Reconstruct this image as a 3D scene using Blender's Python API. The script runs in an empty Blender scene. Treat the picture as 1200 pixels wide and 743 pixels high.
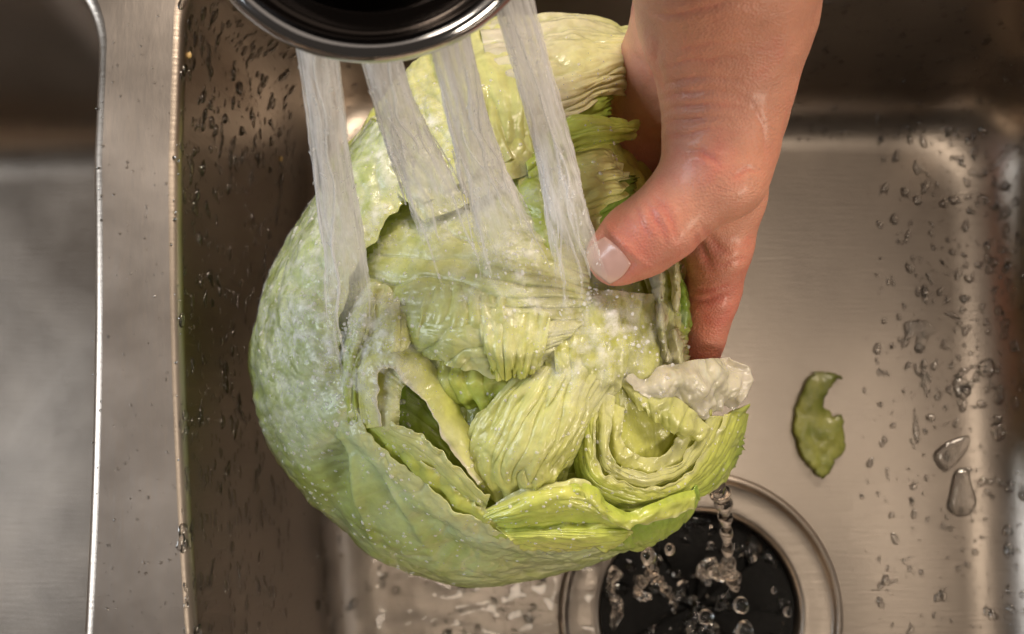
import bpy, bmesh, math, random
import numpy as np
from mathutils import Vector, Matrix
from mathutils.bvhtree import BVHTree

random.seed(7)
rng = np.random.default_rng(11)
sc = bpy.context.scene
COL = sc.collection

# ------------------------------------------------------------------ camera
F = 1200.0            # focal length in photo pixels (photo 1200 x 743)
H = 0.44              # lens height over the sink floor
TH = math.radians(6.0)
CT, ST = math.cos(TH), math.sin(TH)
cam_d = bpy.data.cameras.new('camera')
cam = bpy.data.objects.new('camera', cam_d)
COL.objects.link(cam)
cam.location = (0, 0, H)
cam.rotation_euler = (TH, 0, 0)
cam_d.sensor_width = 36.0
cam_d.lens = 36.0 * F / 1200.0
cam_d.clip_start = 0.01
cam_d.clip_end = 20
cam_d.dof.use_dof = True
cam_d.dof.focus_distance = 0.247
cam_d.dof.aperture_fstop = 20.0
sc.camera = cam

# ------------------------------------------------------------------ light
world = bpy.data.worlds.new('World')
sc.world = world
world.use_nodes = True
bg = world.node_tree.nodes['Background']
bg.inputs[0].default_value = (1.0, 0.83, 0.68, 1)
bg.inputs[1].default_value = 0.05


def area(name, loc, target, size, size_y, power, color):
    l = bpy.data.lights.new(name, 'AREA')
    l.shape = 'RECTANGLE'
    l.size, l.size_y = size, size_y
    l.energy = power
    l.color = color
    o = bpy.data.objects.new(name, l)
    COL.objects.link(o)
    o.location = loc
    d = Vector(target) - Vector(loc)
    o.rotation_euler = d.to_track_quat('-Z', 'Y').to_euler()
    return o


area('ceiling_glow', (0.5, 0.6, 2.3), (0.5, 0.6, 0), 3.0, 2.2, 6.5, (1.0, 0.84, 0.70))
area('ceiling_lamp', (0.25, -0.15, 1.9), (0.05, -0.05, 0.1), 0.28, 0.24, 2.8, (1.0, 0.86, 0.70))
area('ceiling_lamp', (0.35, 1.40, 1.6), (0.03, 0, 0.1), 0.7, 0.45, 48, (1.0, 0.84, 0.67))
area('hood_lamp', (1.30, -1.20, 0.85), (0.03, 0, 0.17), 0.7, 0.4, 20, (1.0, 0.85, 0.68))  # added fill from front right, brightens hand, jets and lower leaves
area('window_light', (-1.50, -0.05, 0.88), (0.0, 0, 0.15), 0.5, 0.9, 16, (0.86, 0.93, 1.0))

sc.view_settings.view_transform = 'Standard'
sc.view_settings.look = 'None'
sc.view_settings.gamma = 1
sc.view_settings.exposure = 0.0
sc.view_settings.use_curve_mapping = False
sc.cycles.use_denoising = True
sc.cycles.max_bounces = 14
sc.cycles.transmission_bounces = 10
sc.cycles.transparent_max_bounces = 16
sc.cycles.sample_clamp_indirect = 6.0


# ------------------------------------------------------------------ helpers
def P(px, py, z=0.0):
    """the world point seen at photo pixel (px, py) at height z (metres)"""
    q = (py - 371.5) / F
    d = (H - z) / (CT + q * ST)
    return np.array([(px - 600.0) / F * d, d * (ST - q * CT), z])


def PM(px, py, zmm):
    return P(px, py, zmm / 1000.0)


def to_px(v):
    v = np.asarray(v, float)
    x, y, z = v[..., 0], v[..., 1], v[..., 2] - H
    yc = y * CT + z * ST
    zc = -y * ST + z * CT
    return np.stack([600 + F * x / -zc, 371.5 - F * yc / -zc], -1)


_perm = rng.permutation(512)
_perm = np.concatenate([_perm, _perm])
_grad = rng.normal(size=(512, 3))
_grad /= np.linalg.norm(_grad, axis=1)[:, None]


def noise(p):
    p = np.asarray(p, float)
    sh = p.shape[:-1]
    p = p.reshape(-1, 3)
    i = np.floor(p).astype(int)
    f = p - i
    w = f * f * f * (f * (f * 6 - 15) + 10)
    out = np.zeros(len(p))
    for dx in (0, 1):
        for dy in (0, 1):
            for dz in (0, 1):
                h = _perm[(_perm[(_perm[(i[:, 0] + dx) & 511] + i[:, 1] + dy) & 511] + i[:, 2] + dz) & 511]
                g = _grad[h]
                dot = g[:, 0] * (f[:, 0] - dx) + g[:, 1] * (f[:, 1] - dy) + g[:, 2] * (f[:, 2] - dz)
                wx = w[:, 0] if dx else 1 - w[:, 0]
                wy = w[:, 1] if dy else 1 - w[:, 1]
                wz = w[:, 2] if dz else 1 - w[:, 2]
                out += dot * wx * wy * wz
    return (out * 1.6).reshape(sh)


def fbm(p, octv=3, gain=0.5):
    a, s, t = 1.0, 1.0, 0
    for k in range(octv):
        t = t + a * noise(np.asarray(p) * s + 17.3 * k)
        a *= gain
        s *= 2.03
    return t


def sstep(a, b, x):
    t = np.clip((x - a) / (b - a), 0, 1)
    return t * t * (3 - 2 * t)


def mesh_from(name, verts, faces, mat=None, parent=None, smooth=True, cols=None):
    me = bpy.data.meshes.new(name)
    verts = np.asarray(verts, float)
    if isinstance(faces, np.ndarray):
        faces = faces.tolist()
    me.from_pydata(verts.tolist(), [], faces)
    if smooth:
        me.polygons.foreach_set('use_smooth', [True] * len(me.polygons))
    if cols is not None:
        at = me.color_attributes.new('Col', 'FLOAT_COLOR', 'POINT')
        c = np.ones((len(verts), 4), np.float32)
        c[:, :cols.shape[1]] = cols
        at.data.foreach_set('color', c.ravel())
    me.update()
    if mat:
        me.materials.append(mat)
    o = bpy.data.objects.new(name, me)
    COL.objects.link(o)
    if parent:
        o.parent = parent
        o.matrix_parent_inverse = Matrix.Translation(-parent.location)
    return o


def tag(o, label=None, cat=None, group=None, kind=None):
    if label: o['label'] = label
    if cat: o['category'] = cat
    if group: o['group'] = group
    if kind: o['kind'] = kind
    return o


def empty(name, loc):
    o = bpy.data.objects.new(name, None)
    COL.objects.link(o)
    o.location = loc
    o.empty_display_size = 0.02
    return o


def grid_faces(nu, nv, closed_u=False):
    """vertex index = j*nu + i"""
    i = np.arange(nu if closed_u else nu - 1)
    j = np.arange(nv - 1)
    I, J = np.meshgrid(i, j)
    a = J * nu + I
    b = J * nu + (I + 1) % nu
    return np.stack([a, b, b + nu, a + nu], -1).reshape(-1, 4)


def nodes_mat(name):
    m = bpy.data.materials.new(name)
    m.use_nodes = True
    nt = m.node_tree
    b = nt.nodes['Principled BSDF']
    return m, nt, b


def nd(nt, t, **kw):
    n = nt.nodes.new(t)
    for k, v in kw.items():
        if k in n.inputs.keys() if isinstance(k, str) else False:
            n.inputs[k].default_value = v
        else:
            setattr(n, k, v)
    return n


def ramp(nt, stops):
    n = nt.nodes.new('ShaderNodeValToRGB')
    e = n.color_ramp.elements
    while len(e) < len(stops):
        e.new(0.5)
    for k, (p, c) in enumerate(stops):
        e[k].position = p
        e[k].color = (*c, 1) if len(c) == 3 else c
    return n


# ------------------------------------------------------------------ materials
def steel_material(name, base, rough, stretch, scratch=1.0):
    m, nt, b = nodes_mat(name)
    L = nt.links.new
    tc = nd(nt, 'ShaderNodeTexCoord')
    mp = nd(nt, 'ShaderNodeMapping')
    mp.inputs['Scale'].default_value = stretch
    L(tc.outputs['Object'], mp.inputs[0])
    n1 = nd(nt, 'ShaderNodeTexNoise', Scale=1.0, Detail=5.0, Roughness=0.65)
    L(mp.outputs[0], n1.inputs['Vector'])
    n2 = nd(nt, 'ShaderNodeTexNoise', Scale=22.0, Detail=5.0, Roughness=0.6)
    L(tc.outputs['Object'], n2.inputs['Vector'])
    # curved hair scratches
    n3 = nd(nt, 'ShaderNodeTexNoise', Scale=120.0, Detail=1.0, Distortion=0.6)
    L(tc.outputs['Object'], n3.inputs['Vector'])
    r3 = ramp(nt, [(0.490, (0, 0, 0)), (0.5, (1, 1, 1)), (0.510, (0, 0, 0))])
    L(n3.outputs['Fac'], r3.inputs[0])
    cr = ramp(nt, [(0.25, tuple(c * 0.80 for c in base)), (0.75, base)])
    L(n2.outputs['Fac'], cr.inputs[0])
    L(cr.outputs[0], b.inputs['Base Color'])
    b.inputs['Metallic'].default_value = 1.0
    mr = nd(nt, 'ShaderNodeMapRange')
    mr.inputs['From Min'].default_value = 0.3
    mr.inputs['From Max'].default_value = 0.7
    mr.inputs['To Min'].default_value = rough - 0.06
    mr.inputs['To Max'].default_value = rough + 0.07
    L(n2.outputs['Fac'], mr.inputs['Value'])
    L(mr.outputs[0], b.inputs['Roughness'])
    ad = nd(nt, 'ShaderNodeMath', operation='MULTIPLY_ADD')
    L(r3.outputs[0], ad.inputs[0])
    ad.inputs[1].default_value = 0.03 * scratch
    L(n1.outputs['Fac'], ad.inputs[2])
    bu = nd(nt, 'ShaderNodeBump', Strength=0.15, Distance=0.0006)
    L(ad.outputs[0], bu.inputs['Height'])
    L(bu.outputs[0], b.inputs['Normal'])
    return m


M_STEEL = steel_material('brushed_steel', (0.43, 0.37, 0.315), 0.33, (60, 900, 60))
M_DIV = steel_material('satin_steel', (0.56, 0.50, 0.45), 0.36, (300, 60, 300), 1.6)
M_RING = steel_material('drain_steel', (0.48, 0.42, 0.36), 0.28, (200, 200, 200))

M_CHROME, nt_, b_ = nodes_mat('chrome')
b_.inputs['Base Color'].default_value = (0.60, 0.60, 0.62, 1)
b_.inputs['Metallic'].default_value = 1
b_.inputs['Roughness'].default_value = 0.10

M_TAP, nt_, b_ = nodes_mat('dark_chrome')
b_.inputs['Base Color'].default_value = (0.07, 0.06, 0.055, 1)
b_.inputs['Metallic'].default_value = 1
b_.inputs['Roughness'].default_value = 0.16

M_RUBBER, nt_, b_ = nodes_mat('black_rubber')
b_.inputs['Base Color'].default_value = (0.005, 0.005, 0.005, 1)
b_.inputs['Roughness'].default_value = 0.4
b_.inputs['Specular IOR Level'].default_value = 0.12
n_ = nd(nt_, 'ShaderNodeTexNoise', Scale=160.0, Detail=3.0)
bu_ = nd(nt_, 'ShaderNodeBump', Strength=0.5, Distance=0.002)
nt_.links.new(n_.outputs['Fac'], bu_.inputs['Height'])
nt_.links.new(bu_.outputs[0], b_.inputs['Normal'])

M_DARK, nt_, b_ = nodes_mat('drain_interior')
b_.inputs['Base Color'].default_value = (0.004, 0.004, 0.004, 1)
b_.inputs['Roughness'].default_value = 0.6

M_WATER, nt_, b_ = nodes_mat('clear_water')
b_.inputs['Base Color'].default_value = (1, 1, 1, 1)
b_.inputs['Roughness'].default_value = 0.02
b_.inputs['IOR'].default_value = 1.333
b_.inputs['Transmission Weight'].default_value = 1.0


def aerated(name, along, scale, lo, hi, back):
    """white air-filled water: bubbles scatter, the gaps between let light through"""
    m, nt, b = nodes_mat(name)
    L = nt.links.new
    out = nt.nodes['Material Output']
    b.inputs['Base Color'].default_value = (0.95, 0.95, 0.95, 1)
    b.inputs['Roughness'].default_value = 0.12
    b.inputs['IOR'].default_value = 1.33
    tr = nd(nt, 'ShaderNodeBsdfTransparent')
    tl = nd(nt, 'ShaderNodeBsdfTranslucent')
    tl.inputs[0].default_value = (0.95, 0.95, 0.95, 1)
    m1 = nd(nt, 'ShaderNodeMixShader')
    m1.inputs[0].default_value = back
    L(b.outputs[0], m1.inputs[1])
    L(tl.outputs[0], m1.inputs[2])
    m2 = nd(nt, 'ShaderNodeMixShader')
    uv = nd(nt, 'ShaderNodeAttribute', attribute_name='Col')
    tc = nd(nt, 'ShaderNodeTexCoord')
    mp = nd(nt, 'ShaderNodeMapping')
    mp.inputs['Scale'].default_value = scale
    L(tc.outputs['Object'], mp.inputs[0])
    n = nd(nt, 'ShaderNodeTexNoise', Scale=1.0, Detail=4.0, Roughness=0.65)
    L(mp.outputs[0], n.inputs['Vector'])
    mr = nd(nt, 'ShaderNodeMapRange')
    mr.inputs['From Min'].default_value = 0.35
    mr.inputs['From Max'].default_value = 0.65
    mr.inputs['To Min'].default_value = lo
    mr.inputs['To Max'].default_value = hi
    L(n.outputs['Fac'], mr.inputs['Value'])
    sp = nd(nt, 'ShaderNodeSeparateColor')
    L(uv.outputs['Color'], sp.inputs[0])
    if along:
        cb = nd(nt, 'ShaderNodeCombineXYZ')
        L(sp.outputs[1], cb.inputs[0])
        L(sp.outputs[2], cb.inputs[1])
        L(cb.outputs[0], mp.inputs[0])
    mu = nd(nt, 'ShaderNodeMath', operation='MULTIPLY')
    L(mr.outputs[0], mu.inputs[0])
    L(sp.outputs[0], mu.inputs[1])
    L(mu.outputs[0], m2.inputs[0])
    L(tr.outputs[0], m2.inputs[1])
    L(m1.outputs[0], m2.inputs[2])
    L(m2.outputs[0], out.inputs['Surface'])
    bu = nd(nt, 'ShaderNodeBump', Strength=0.3, Distance=0.001)
    L(n.outputs['Fac'], bu.inputs['Height'])
    L(bu.outputs[0], b.inputs['Normal'])
    return m


M_JET = aerated('aerated_water', True, (9, 4, 1), 0.30, 0.95, 0.38)
M_FOAM = aerated('foamy_water_film', False, (260, 260, 260), -0.1, 1.0, 0.15)

# drops lying on steel: part of the light goes straight through, part is bent
M_DROP, nt_, b_ = nodes_mat('water_drop')
b_.inputs['Roughness'].default_value = 0.03
b_.inputs['IOR'].default_value = 1.333
b_.inputs['Transmission Weight'].default_value = 1.0
tr_ = nd(nt_, 'ShaderNodeBsdfTransparent')
mx_ = nd(nt_, 'ShaderNodeMixShader')
mx_.inputs[0].default_value = 0.78
nt_.links.new(tr_.outputs[0], mx_.inputs[1])
nt_.links.new(b_.outputs[0], mx_.inputs[2])
gl_ = nd(nt_, 'ShaderNodeBsdfGlossy')
gl_.inputs['Roughness'].default_value = 0.06
fr_ = nd(nt_, 'ShaderNodeFresnel')
fr_.inputs[0].default_value = 1.6
m2_ = nd(nt_, 'ShaderNodeMixShader')
nt_.links.new(fr_.outputs[0], m2_.inputs[0])
nt_.links.new(mx_.outputs[0], m2_.inputs[1])
nt_.links.new(gl_.outputs[0], m2_.inputs[2])
nt_.links.new(m2_.outputs[0], nt_.nodes['Material Output'].inputs['Surface'])

# lettuce: vertex colours carry leaf pigment plus painted groove shade
M_LEAF, nt_, b_ = nodes_mat('wet_lettuce')
L_ = nt_.links.new
at_ = nd(nt_, 'ShaderNodeAttribute', attribute_name='Col')
tc_ = nd(nt_, 'ShaderNodeTexCoord')
n_ = nd(nt_, 'ShaderNodeTexNoise', Scale=260.0, Detail=4.0, Roughness=0.6)
L_(tc_.outputs['Object'], n_.inputs['Vector'])
n2_ = nd(nt_, 'ShaderNodeTexNoise', Scale=900.0, Detail=2.0, Roughness=0.6)
L_(tc_.outputs['Object'], n2_.inputs['Vector'])
hs_ = nd(nt_, 'ShaderNodeHueSaturation')
mr_ = nd(nt_, 'ShaderNodeMapRange')
mr_.inputs['From Min'].default_value = 0.3
mr_.inputs['From Max'].default_value = 0.7
mr_.inputs['To Min'].default_value = 0.86
mr_.inputs['To Max'].default_value = 1.1
L_(n_.outputs['Fac'], mr_.inputs['Value'])
L_(mr_.outputs[0], hs_.inputs['Value'])
L_(at_.outputs['Color'], hs_.inputs['Color'])
L_(hs_.outputs[0], b_.inputs['Base Color'])
b_.inputs['Subsurface Weight'].default_value = 0.35
b_.inputs['Subsurface Radius'].default_value = (1.0, 0.95, 0.3)
b_.inputs['Subsurface Scale'].default_value = 0.0025
b_.inputs['Roughness'].default_value = 0.36
b_.inputs['Coat Weight'].default_value = 0.9
b_.inputs['Coat Roughness'].default_value = 0.06
b_.inputs['Coat IOR'].default_value = 1.33
bu_ = nd(nt_, 'ShaderNodeBump', Strength=0.35, Distance=0.0008)
L_(n_.outputs['Fac'], bu_.inputs['Height'])
bu2_ = nd(nt_, 'ShaderNodeBump', Strength=0.35, Distance=0.0004)
L_(n2_.outputs['Fac'], bu2_.inputs['Height'])
L_(bu_.outputs[0], bu2_.inputs['Normal'])
L_(bu_.outputs[0], b_.inputs['Normal'])
L_(bu2_.outputs[0], b_.inputs['Coat Normal'])
tl_ = nd(nt_, 'ShaderNodeBsdfTranslucent')
L_(hs_.outputs[0], tl_.inputs[0])
mx_ = nd(nt_, 'ShaderNodeMixShader')
mx_.inputs[0].default_value = 0.28
L_(b_.outputs[0], mx_.inputs[1])
L_(tl_.outputs[0], mx_.inputs[2])
L_(mx_.outputs[0], nt_.nodes['Material Output'].inputs['Surface'])

# thin beads on a leaf: the leaf shows through, white base colour imitates glints and bubbles
M_BEAD, nt_, b_ = nodes_mat('water_bead')
b_.inputs['Base Color'].default_value = (0.92, 0.92, 0.92, 1)
b_.inputs['Roughness'].default_value = 0.2
b_.inputs['Specular IOR Level'].default_value = 1.0
tr_ = nd(nt_, 'ShaderNodeBsdfTransparent')
mx_ = nd(nt_, 'ShaderNodeMixShader')
mx_.inputs[0].default_value = 0.38
nt_.links.new(tr_.outputs[0], mx_.inputs[1])
nt_.links.new(b_.outputs[0], mx_.inputs[2])
nt_.links.new(mx_.outputs[0], nt_.nodes['Material Output'].inputs['Surface'])

# skin
M_SKIN, nt_, b_ = nodes_mat('wet_skin')
L_ = nt_.links.new
at_ = nd(nt_, 'ShaderNodeAttribute', attribute_name='Col')
tc_ = nd(nt_, 'ShaderNodeTexCoord')
n_ = nd(nt_, 'ShaderNodeTexNoise', Scale=90.0, Detail=5.0, Roughness=0.6)
L_(tc_.outputs['Object'], n_.inputs['Vector'])
v_ = nd(nt_, 'ShaderNodeTexVoronoi', Scale=1700.0)
L_(tc_.outputs['Object'], v_.inputs['Vector'])
hs_ = nd(nt_, 'ShaderNodeHueSaturation')
mr_ = nd(nt_, 'ShaderNodeMapRange')
mr_.inputs['From Min'].default_value = 0.3
mr_.inputs['From Max'].default_value = 0.7
mr_.inputs['To Min'].default_value = 0.86
mr_.inputs['To Max'].default_value = 1.12
L_(n_.outputs['Fac'], mr_.inputs['Value'])
L_(mr_.outputs[0], hs_.inputs['Value'])
L_(at_.outputs['Color'], hs_.inputs['Color'])
L_(hs_.outputs[0], b_.inputs['Base Color'])
b_.inputs['Subsurface Weight'].default_value = 0.25
b_.inputs['Subsurface Radius'].default_value = (1.0, 0.35, 0.18)
b_.inputs['Subsurface Scale'].default_value = 0.003
b_.inputs['Roughness'].default_value = 0.52
b_.inputs['Coat Weight'].default_value = 0.15
b_.inputs['Coat Roughness'].default_value = 0.2
bu_ = nd(nt_, 'ShaderNodeBump', Strength=0.42, Distance=0.0004)
L_(v_.outputs['Distance'], bu_.inputs['Height'])
bu2_ = nd(nt_, 'ShaderNodeBump', Strength=0.12, Distance=0.0015)
L_(n_.outputs['Fac'], bu2_.inputs['Height'])
L_(bu_.outputs[0], bu2_.inputs['Normal'])
L_(bu2_.outputs[0], b_.inputs['Normal'])

M_NAIL, nt_, b_ = nodes_mat('pink_nail_polish')
b_.inputs['Base Color'].default_value = (0.70, 0.43, 0.37, 1)
b_.inputs['Roughness'].default_value = 0.25
b_.inputs['Coat Weight'].default_value = 0.3

M_CRUMB, nt_, b_ = nodes_mat('pale_crumb')
b_.inputs['Base Color'].default_value = (0.55, 0.38, 0.16, 1)
b_.inputs['Roughness'].default_value = 0.5

# ------------------------------------------------------------------ the sink
ZR = 0.155            # rim height above the bowl floor
NC, NS = 22, 90       # points per corner / per side of a bowl's outline


def rrect(x0, x1, y0, y1, r, side=0, edge=None):
    pts = []
    cs = [(x1 - r, y0 + r, -90), (x1 - r, y1 - r, 0), (x0 + r, y1 - r, 90), (x0 + r, y0 + r, 180)]
    for k in range(4):
        cx, cy, a0 = cs[k]
        for i in range(NC):
            a = math.radians(a0 + 90.0 * i / (NC - 1))
            pts.append((cx + r * math.cos(a), cy + r * math.sin(a)))
        nx, ny, a1 = cs[(k + 1) % 4]
        p = pts[-1]
        a = math.radians(a1)
        q = (nx + r * math.cos(a), ny + r * math.sin(a))
        for i in range(1, NS):
            t = i / NS
            pts.append((p[0] + (q[0] - p[0]) * t, p[1] + (q[1] - p[1]) * t))
    pts = np.array(pts)
    if edge is not None:               # the bowl side along the divider is gently bowed
        xm = (x0 + x1) / 2
        w = np.clip(side * (pts[:, 0] - xm) / ((x1 - x0) / 2), 0, 1)
        pts[:, 0] += w * edge(pts[:, 1])
    return pts


def bow(points, x0):
    W = np.array([P(px, py, ZR) for px, py in points])
    c = np.polyfit(W[:, 1], W[:, 0] - x0, 2)
    lo, hi = W[:, 1].min() - 0.03, W[:, 1].max()
    return lambda y: np.polyval(c, np.clip(y, lo, hi))


RF = 0.0032           # rim fillet
RC = 0.024            # cove at the floor
TAPER = 0.008
DRAIN = P(823, 722, 0.0)
RX0, RX1, RY0, RY1 = -0.0945, 0.232, -0.314, 0.150
LX0, LX1, LY0, LY1 = -0.42, -0.1155, -0.314, 0.137
XMID = (RX0 + LX1) / 2
R_DR = 0.0600


def bowl_levels():
    lv = []
    for a in np.linspace(0, 90, 7):
        a = math.radians(a)
        lv.append((-RF * (1 - math.sin(a)), ZR - RF * (1 - math.cos(a))))
    for t in (0.05, 0.25, 0.5, 0.75, 0.95):
        lv.append((TAPER * t, ZR - RF + (RC - ZR + RF) * t))
    for a in np.linspace(0, 90, 13):
        a = math.radians(a)
        lv.append((TAPER + RC * (1 - math.cos(a)), RC * (1 - math.sin(a))))
    return lv


def build_bowl(x0, x1, y0, y1, r, side, edge, centre, rdr, parent, name='bowl', soft=0.0):
    loops = []
    for d, z in bowl_levels():
        p = rrect(x0 + d, x1 - d, y0 + d, y1 - d, max(r - d * 0.15, 0.012), side, edge)
        s_ = (p[:, 0] - (x0 + x1) / 2) / ((x1 - x0) / 2 - d)
        p[:, 0] -= soft * sstep(0.45, 1.0, s_) * (1 - math.sqrt(min(z, RC * 1.6) / (RC * 1.6)) if z < RC * 1.6 else 0)
        loops.append(np.column_stack([p, np.full(len(p), z)]))
    last = loops[-1]
    dv = last[:, :2] - centre[:2]
    ln = np.linalg.norm(dv, axis=1)
    circ = centre[:2] + dv / ln[:, None] * rdr
    for t in (0.12, 0.3, 0.5, 0.7, 0.86, 1.0):
        xy = last[:, :2] * (1 - t) + circ * t
        loops.append(np.column_stack([xy, np.full(len(xy), -0.0035 * sstep(0, 1, t))]))
    n = len(last)
    V = np.concatenate(loops)
    Fc = grid_faces(n, len(loops), True)
    o = mesh_from(name, V, Fc[:, ::-1], M_STEEL, parent)
    return o, loops[0]


sink = empty('double_bowl_sink', (0.05, -0.08, 0))
tag(sink, 'brushed stainless steel kitchen sink with two bowls and a narrow divider', 'sink')
bowl_r, rim_r = build_bowl(RX0, RX1, RY0, RY1, 0.036, -1, bow([(206, 190), (205, 285), (207, 370), (215, 550), (225, 743)], RX0 - 0.4 * RF), DRAIN, R_DR, sink, soft=0.010)
bowl_l, rim_l = build_bowl(LX0, LX1, LY0, LY1, 0.032, 1, bow([(111, 190), (113, 285), (113, 370), (108, 550), (101, 743)], LX1 + 0.4 * RF), np.array([-0.28, -0.09, 0]), 0.045, sink)


def rect_ring(loop, x0, x1, y0, y1, c):
    out = []
    for p in loop:
        dx, dy = p[0] - c[0], p[1] - c[1]
        t = 1e9
        if dx > 1e-9: t = min(t, (x1 - c[0]) / dx)
        if dx < -1e-9: t = min(t, (x0 - c[0]) / dx)
        if dy > 1e-9: t = min(t, (y1 - c[1]) / dy)
        if dy < -1e-9: t = min(t, (y0 - c[1]) / dy)
        out.append((c[0] + dx * t, c[1] + dy * t, ZR))
    return np.array(out)


dv, df, rv, rf_ = [], [], [], []
for loop, x0, x1, y0, y1, c in ((rim_r, XMID, RX1 + 0.05, RY0 - 0.05, 0.24, ((RX0 + RX1) / 2, -0.08)),
                                (rim_l, LX0 - 0.05, XMID, RY0 - 0.05, 0.24, ((LX0 + LX1) / 2, -0.08))):
    out = rect_ring(loop, x0, x1, y0, y1, c)
    n = len(loop)
    # on the divider side the target is straight across
    near = np.abs(out[:, 0] - XMID) < 1e-4
    out[near, 1] = np.where(np.abs(loop[near, 1] + 0.08) < 0.19, loop[near, 1], out[near, 1])
    mids = [loop * (1 - t) + out * t for t in (0, 0.34, 0.67, 1)]
    for sel, vv, ff in ((True, dv, df), (False, rv, rf_)):
        base = len(vv)
        for m_ in mids:
            vv.extend(m_.tolist())
        for j in range(3):
            for i in range(n):
                k = (i + 1) % n
                if (near[i] and near[k]) == sel:
                    ff.append((base + j * n + i, base + j * n + k, base + (j + 1) * n + k, base + (j + 1) * n + i))


def compact(v, f):
    used = sorted({i for q in f for i in q})
    mp = {u: k for k, u in enumerate(used)}
    return np.array(v)[used], [tuple(mp[i] for i in q) for q in f]


v_c, f_c = compact(dv, df)
# the divider top sags a hair between its two rolled edges
mesh_from('divider', v_c, f_c, M_DIV, sink)
v_c, f_c = compact(rv, rf_)
mesh_from('deck', v_c, f_c, M_DIV, sink)


def lathe(profile, centre, n=96):
    V = []
    for r, z in profile:
        for i in range(n):
            a = 2 * math.pi * i / n
            V.append((centre[0] + r * math.cos(a), centre[1] + r * math.sin(a), centre[2] + z))
    return np.array(V), grid_faces(n, len(profile), True)


# drain flange: outer bead, flat ring, rounded inner lip, throat
mm = 0.001
prof = [(60.2, -3.6), (59.6, -2.4), (58.8, -1.8), (57.9, -1.7), (57.2, -2.2), (56.7, -3.4), (56.3, -4.4), (55.5, -4.7), (51, -5.0),
        (47.5, -5.3), (45.2, -5.3), (44.0, -5.6), (43.0, -6.4), (42.4, -7.8), (42.1, -10), (42.0, -26)]
V, Fc = lathe([(a * mm, b * mm) for a, b in prof], DRAIN)
flange = mesh_from('drain_flange', V, Fc, M_STEEL, sink)
# rubber splash guard: ring with drooping petals
sg_v, sg_f = [], []
NP = 9
for k in range(NP):
    a0, a1 = 2 * math.pi * (k + 0.003) / NP, 2 * math.pi * (k + 0.997) / NP
    nr, na = 7, 9
    b0 = len(sg_v)
    for j in range(nr):
        t = j / (nr - 1)
        r = 41.8 - 39.5 * t
        for i in range(na):
            s = i / (na - 1)
            a = a0 + (a1 - a0) * s
            z = -11 - 9 * t ** 1.6 - 2.0 * abs(2 * s - 1) ** 2 * t + 1.2 * math.sin(3 * k + 5 * t)
            sg_v.append((DRAIN[0] + r * mm * math.cos(a), DRAIN[1] + r * mm * math.sin(a), z * mm))
    sg_f.extend((grid_faces(na, nr) + b0)[:, ::-1].tolist())
guard = mesh_from('splash_guard', sg_v, sg_f, M_RUBBER, sink)
V, Fc = lathe([(42 * mm, -26 * mm), (41 * mm, -60 * mm), (1 * mm, -62 * mm)], DRAIN, 48)
mesh_from('drain_throat', V, Fc, M_DARK, sink)
V, Fc = lathe([(45.2 * mm, -3.4 * mm), (43 * mm, -4 * mm), (38 * mm, -6 * mm), (1 * mm, -9 * mm)], np.array([-0.28, -0.09, 0]), 48)
mesh_from('basket_strainer', V, Fc, M_RING, sink)


# ------------------------------------------------------------------ lettuce
def crm(pts, n, closed=False):
    """Catmull-Rom through pts (k, ..., 3) resampled to n along axis 0"""
    k = len(pts)
    ext = np.concatenate([[2 * pts[0] - pts[1]], pts, [2 * pts[-1] - pts[-2]]])
    t = np.linspace(0, k - 1, n)
    i = np.minimum(t.astype(int), k - 2)
    f = (t - i).reshape((-1,) + (1,) * (pts.ndim - 1))
    p0, p1, p2, p3 = ext[i], ext[i + 1], ext[i + 2], ext[i + 3]
    return 0.5 * (2 * p1 + (p2 - p0) * f + (2 * p0 - 5 * p1 + 4 * p2 - p3) * f ** 2 + (3 * p1 - p0 - 3 * p2 + p3) * f ** 3)


PALE = np.array((0.85, 0.85, 0.38))
WHITE = np.array((0.88, 0.83, 0.62))
YEL = np.array((0.77, 0.79, 0.20))
LIME = np.array((0.56, 0.67, 0.12))
GREEN = np.array((0.30, 0.46, 0.07))
DEEP = np.array((0.13, 0.24, 0.03))
MINT = np.array((0.70, 0.82, 0.44))

lettuce = empty('lettuce_head', PM(590, 400, 75))
tag(lettuce, 'pale green iceberg lettuce head with loosened ruffled leaves, held under running water', 'lettuce')
LEAF_GEO = []


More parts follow.
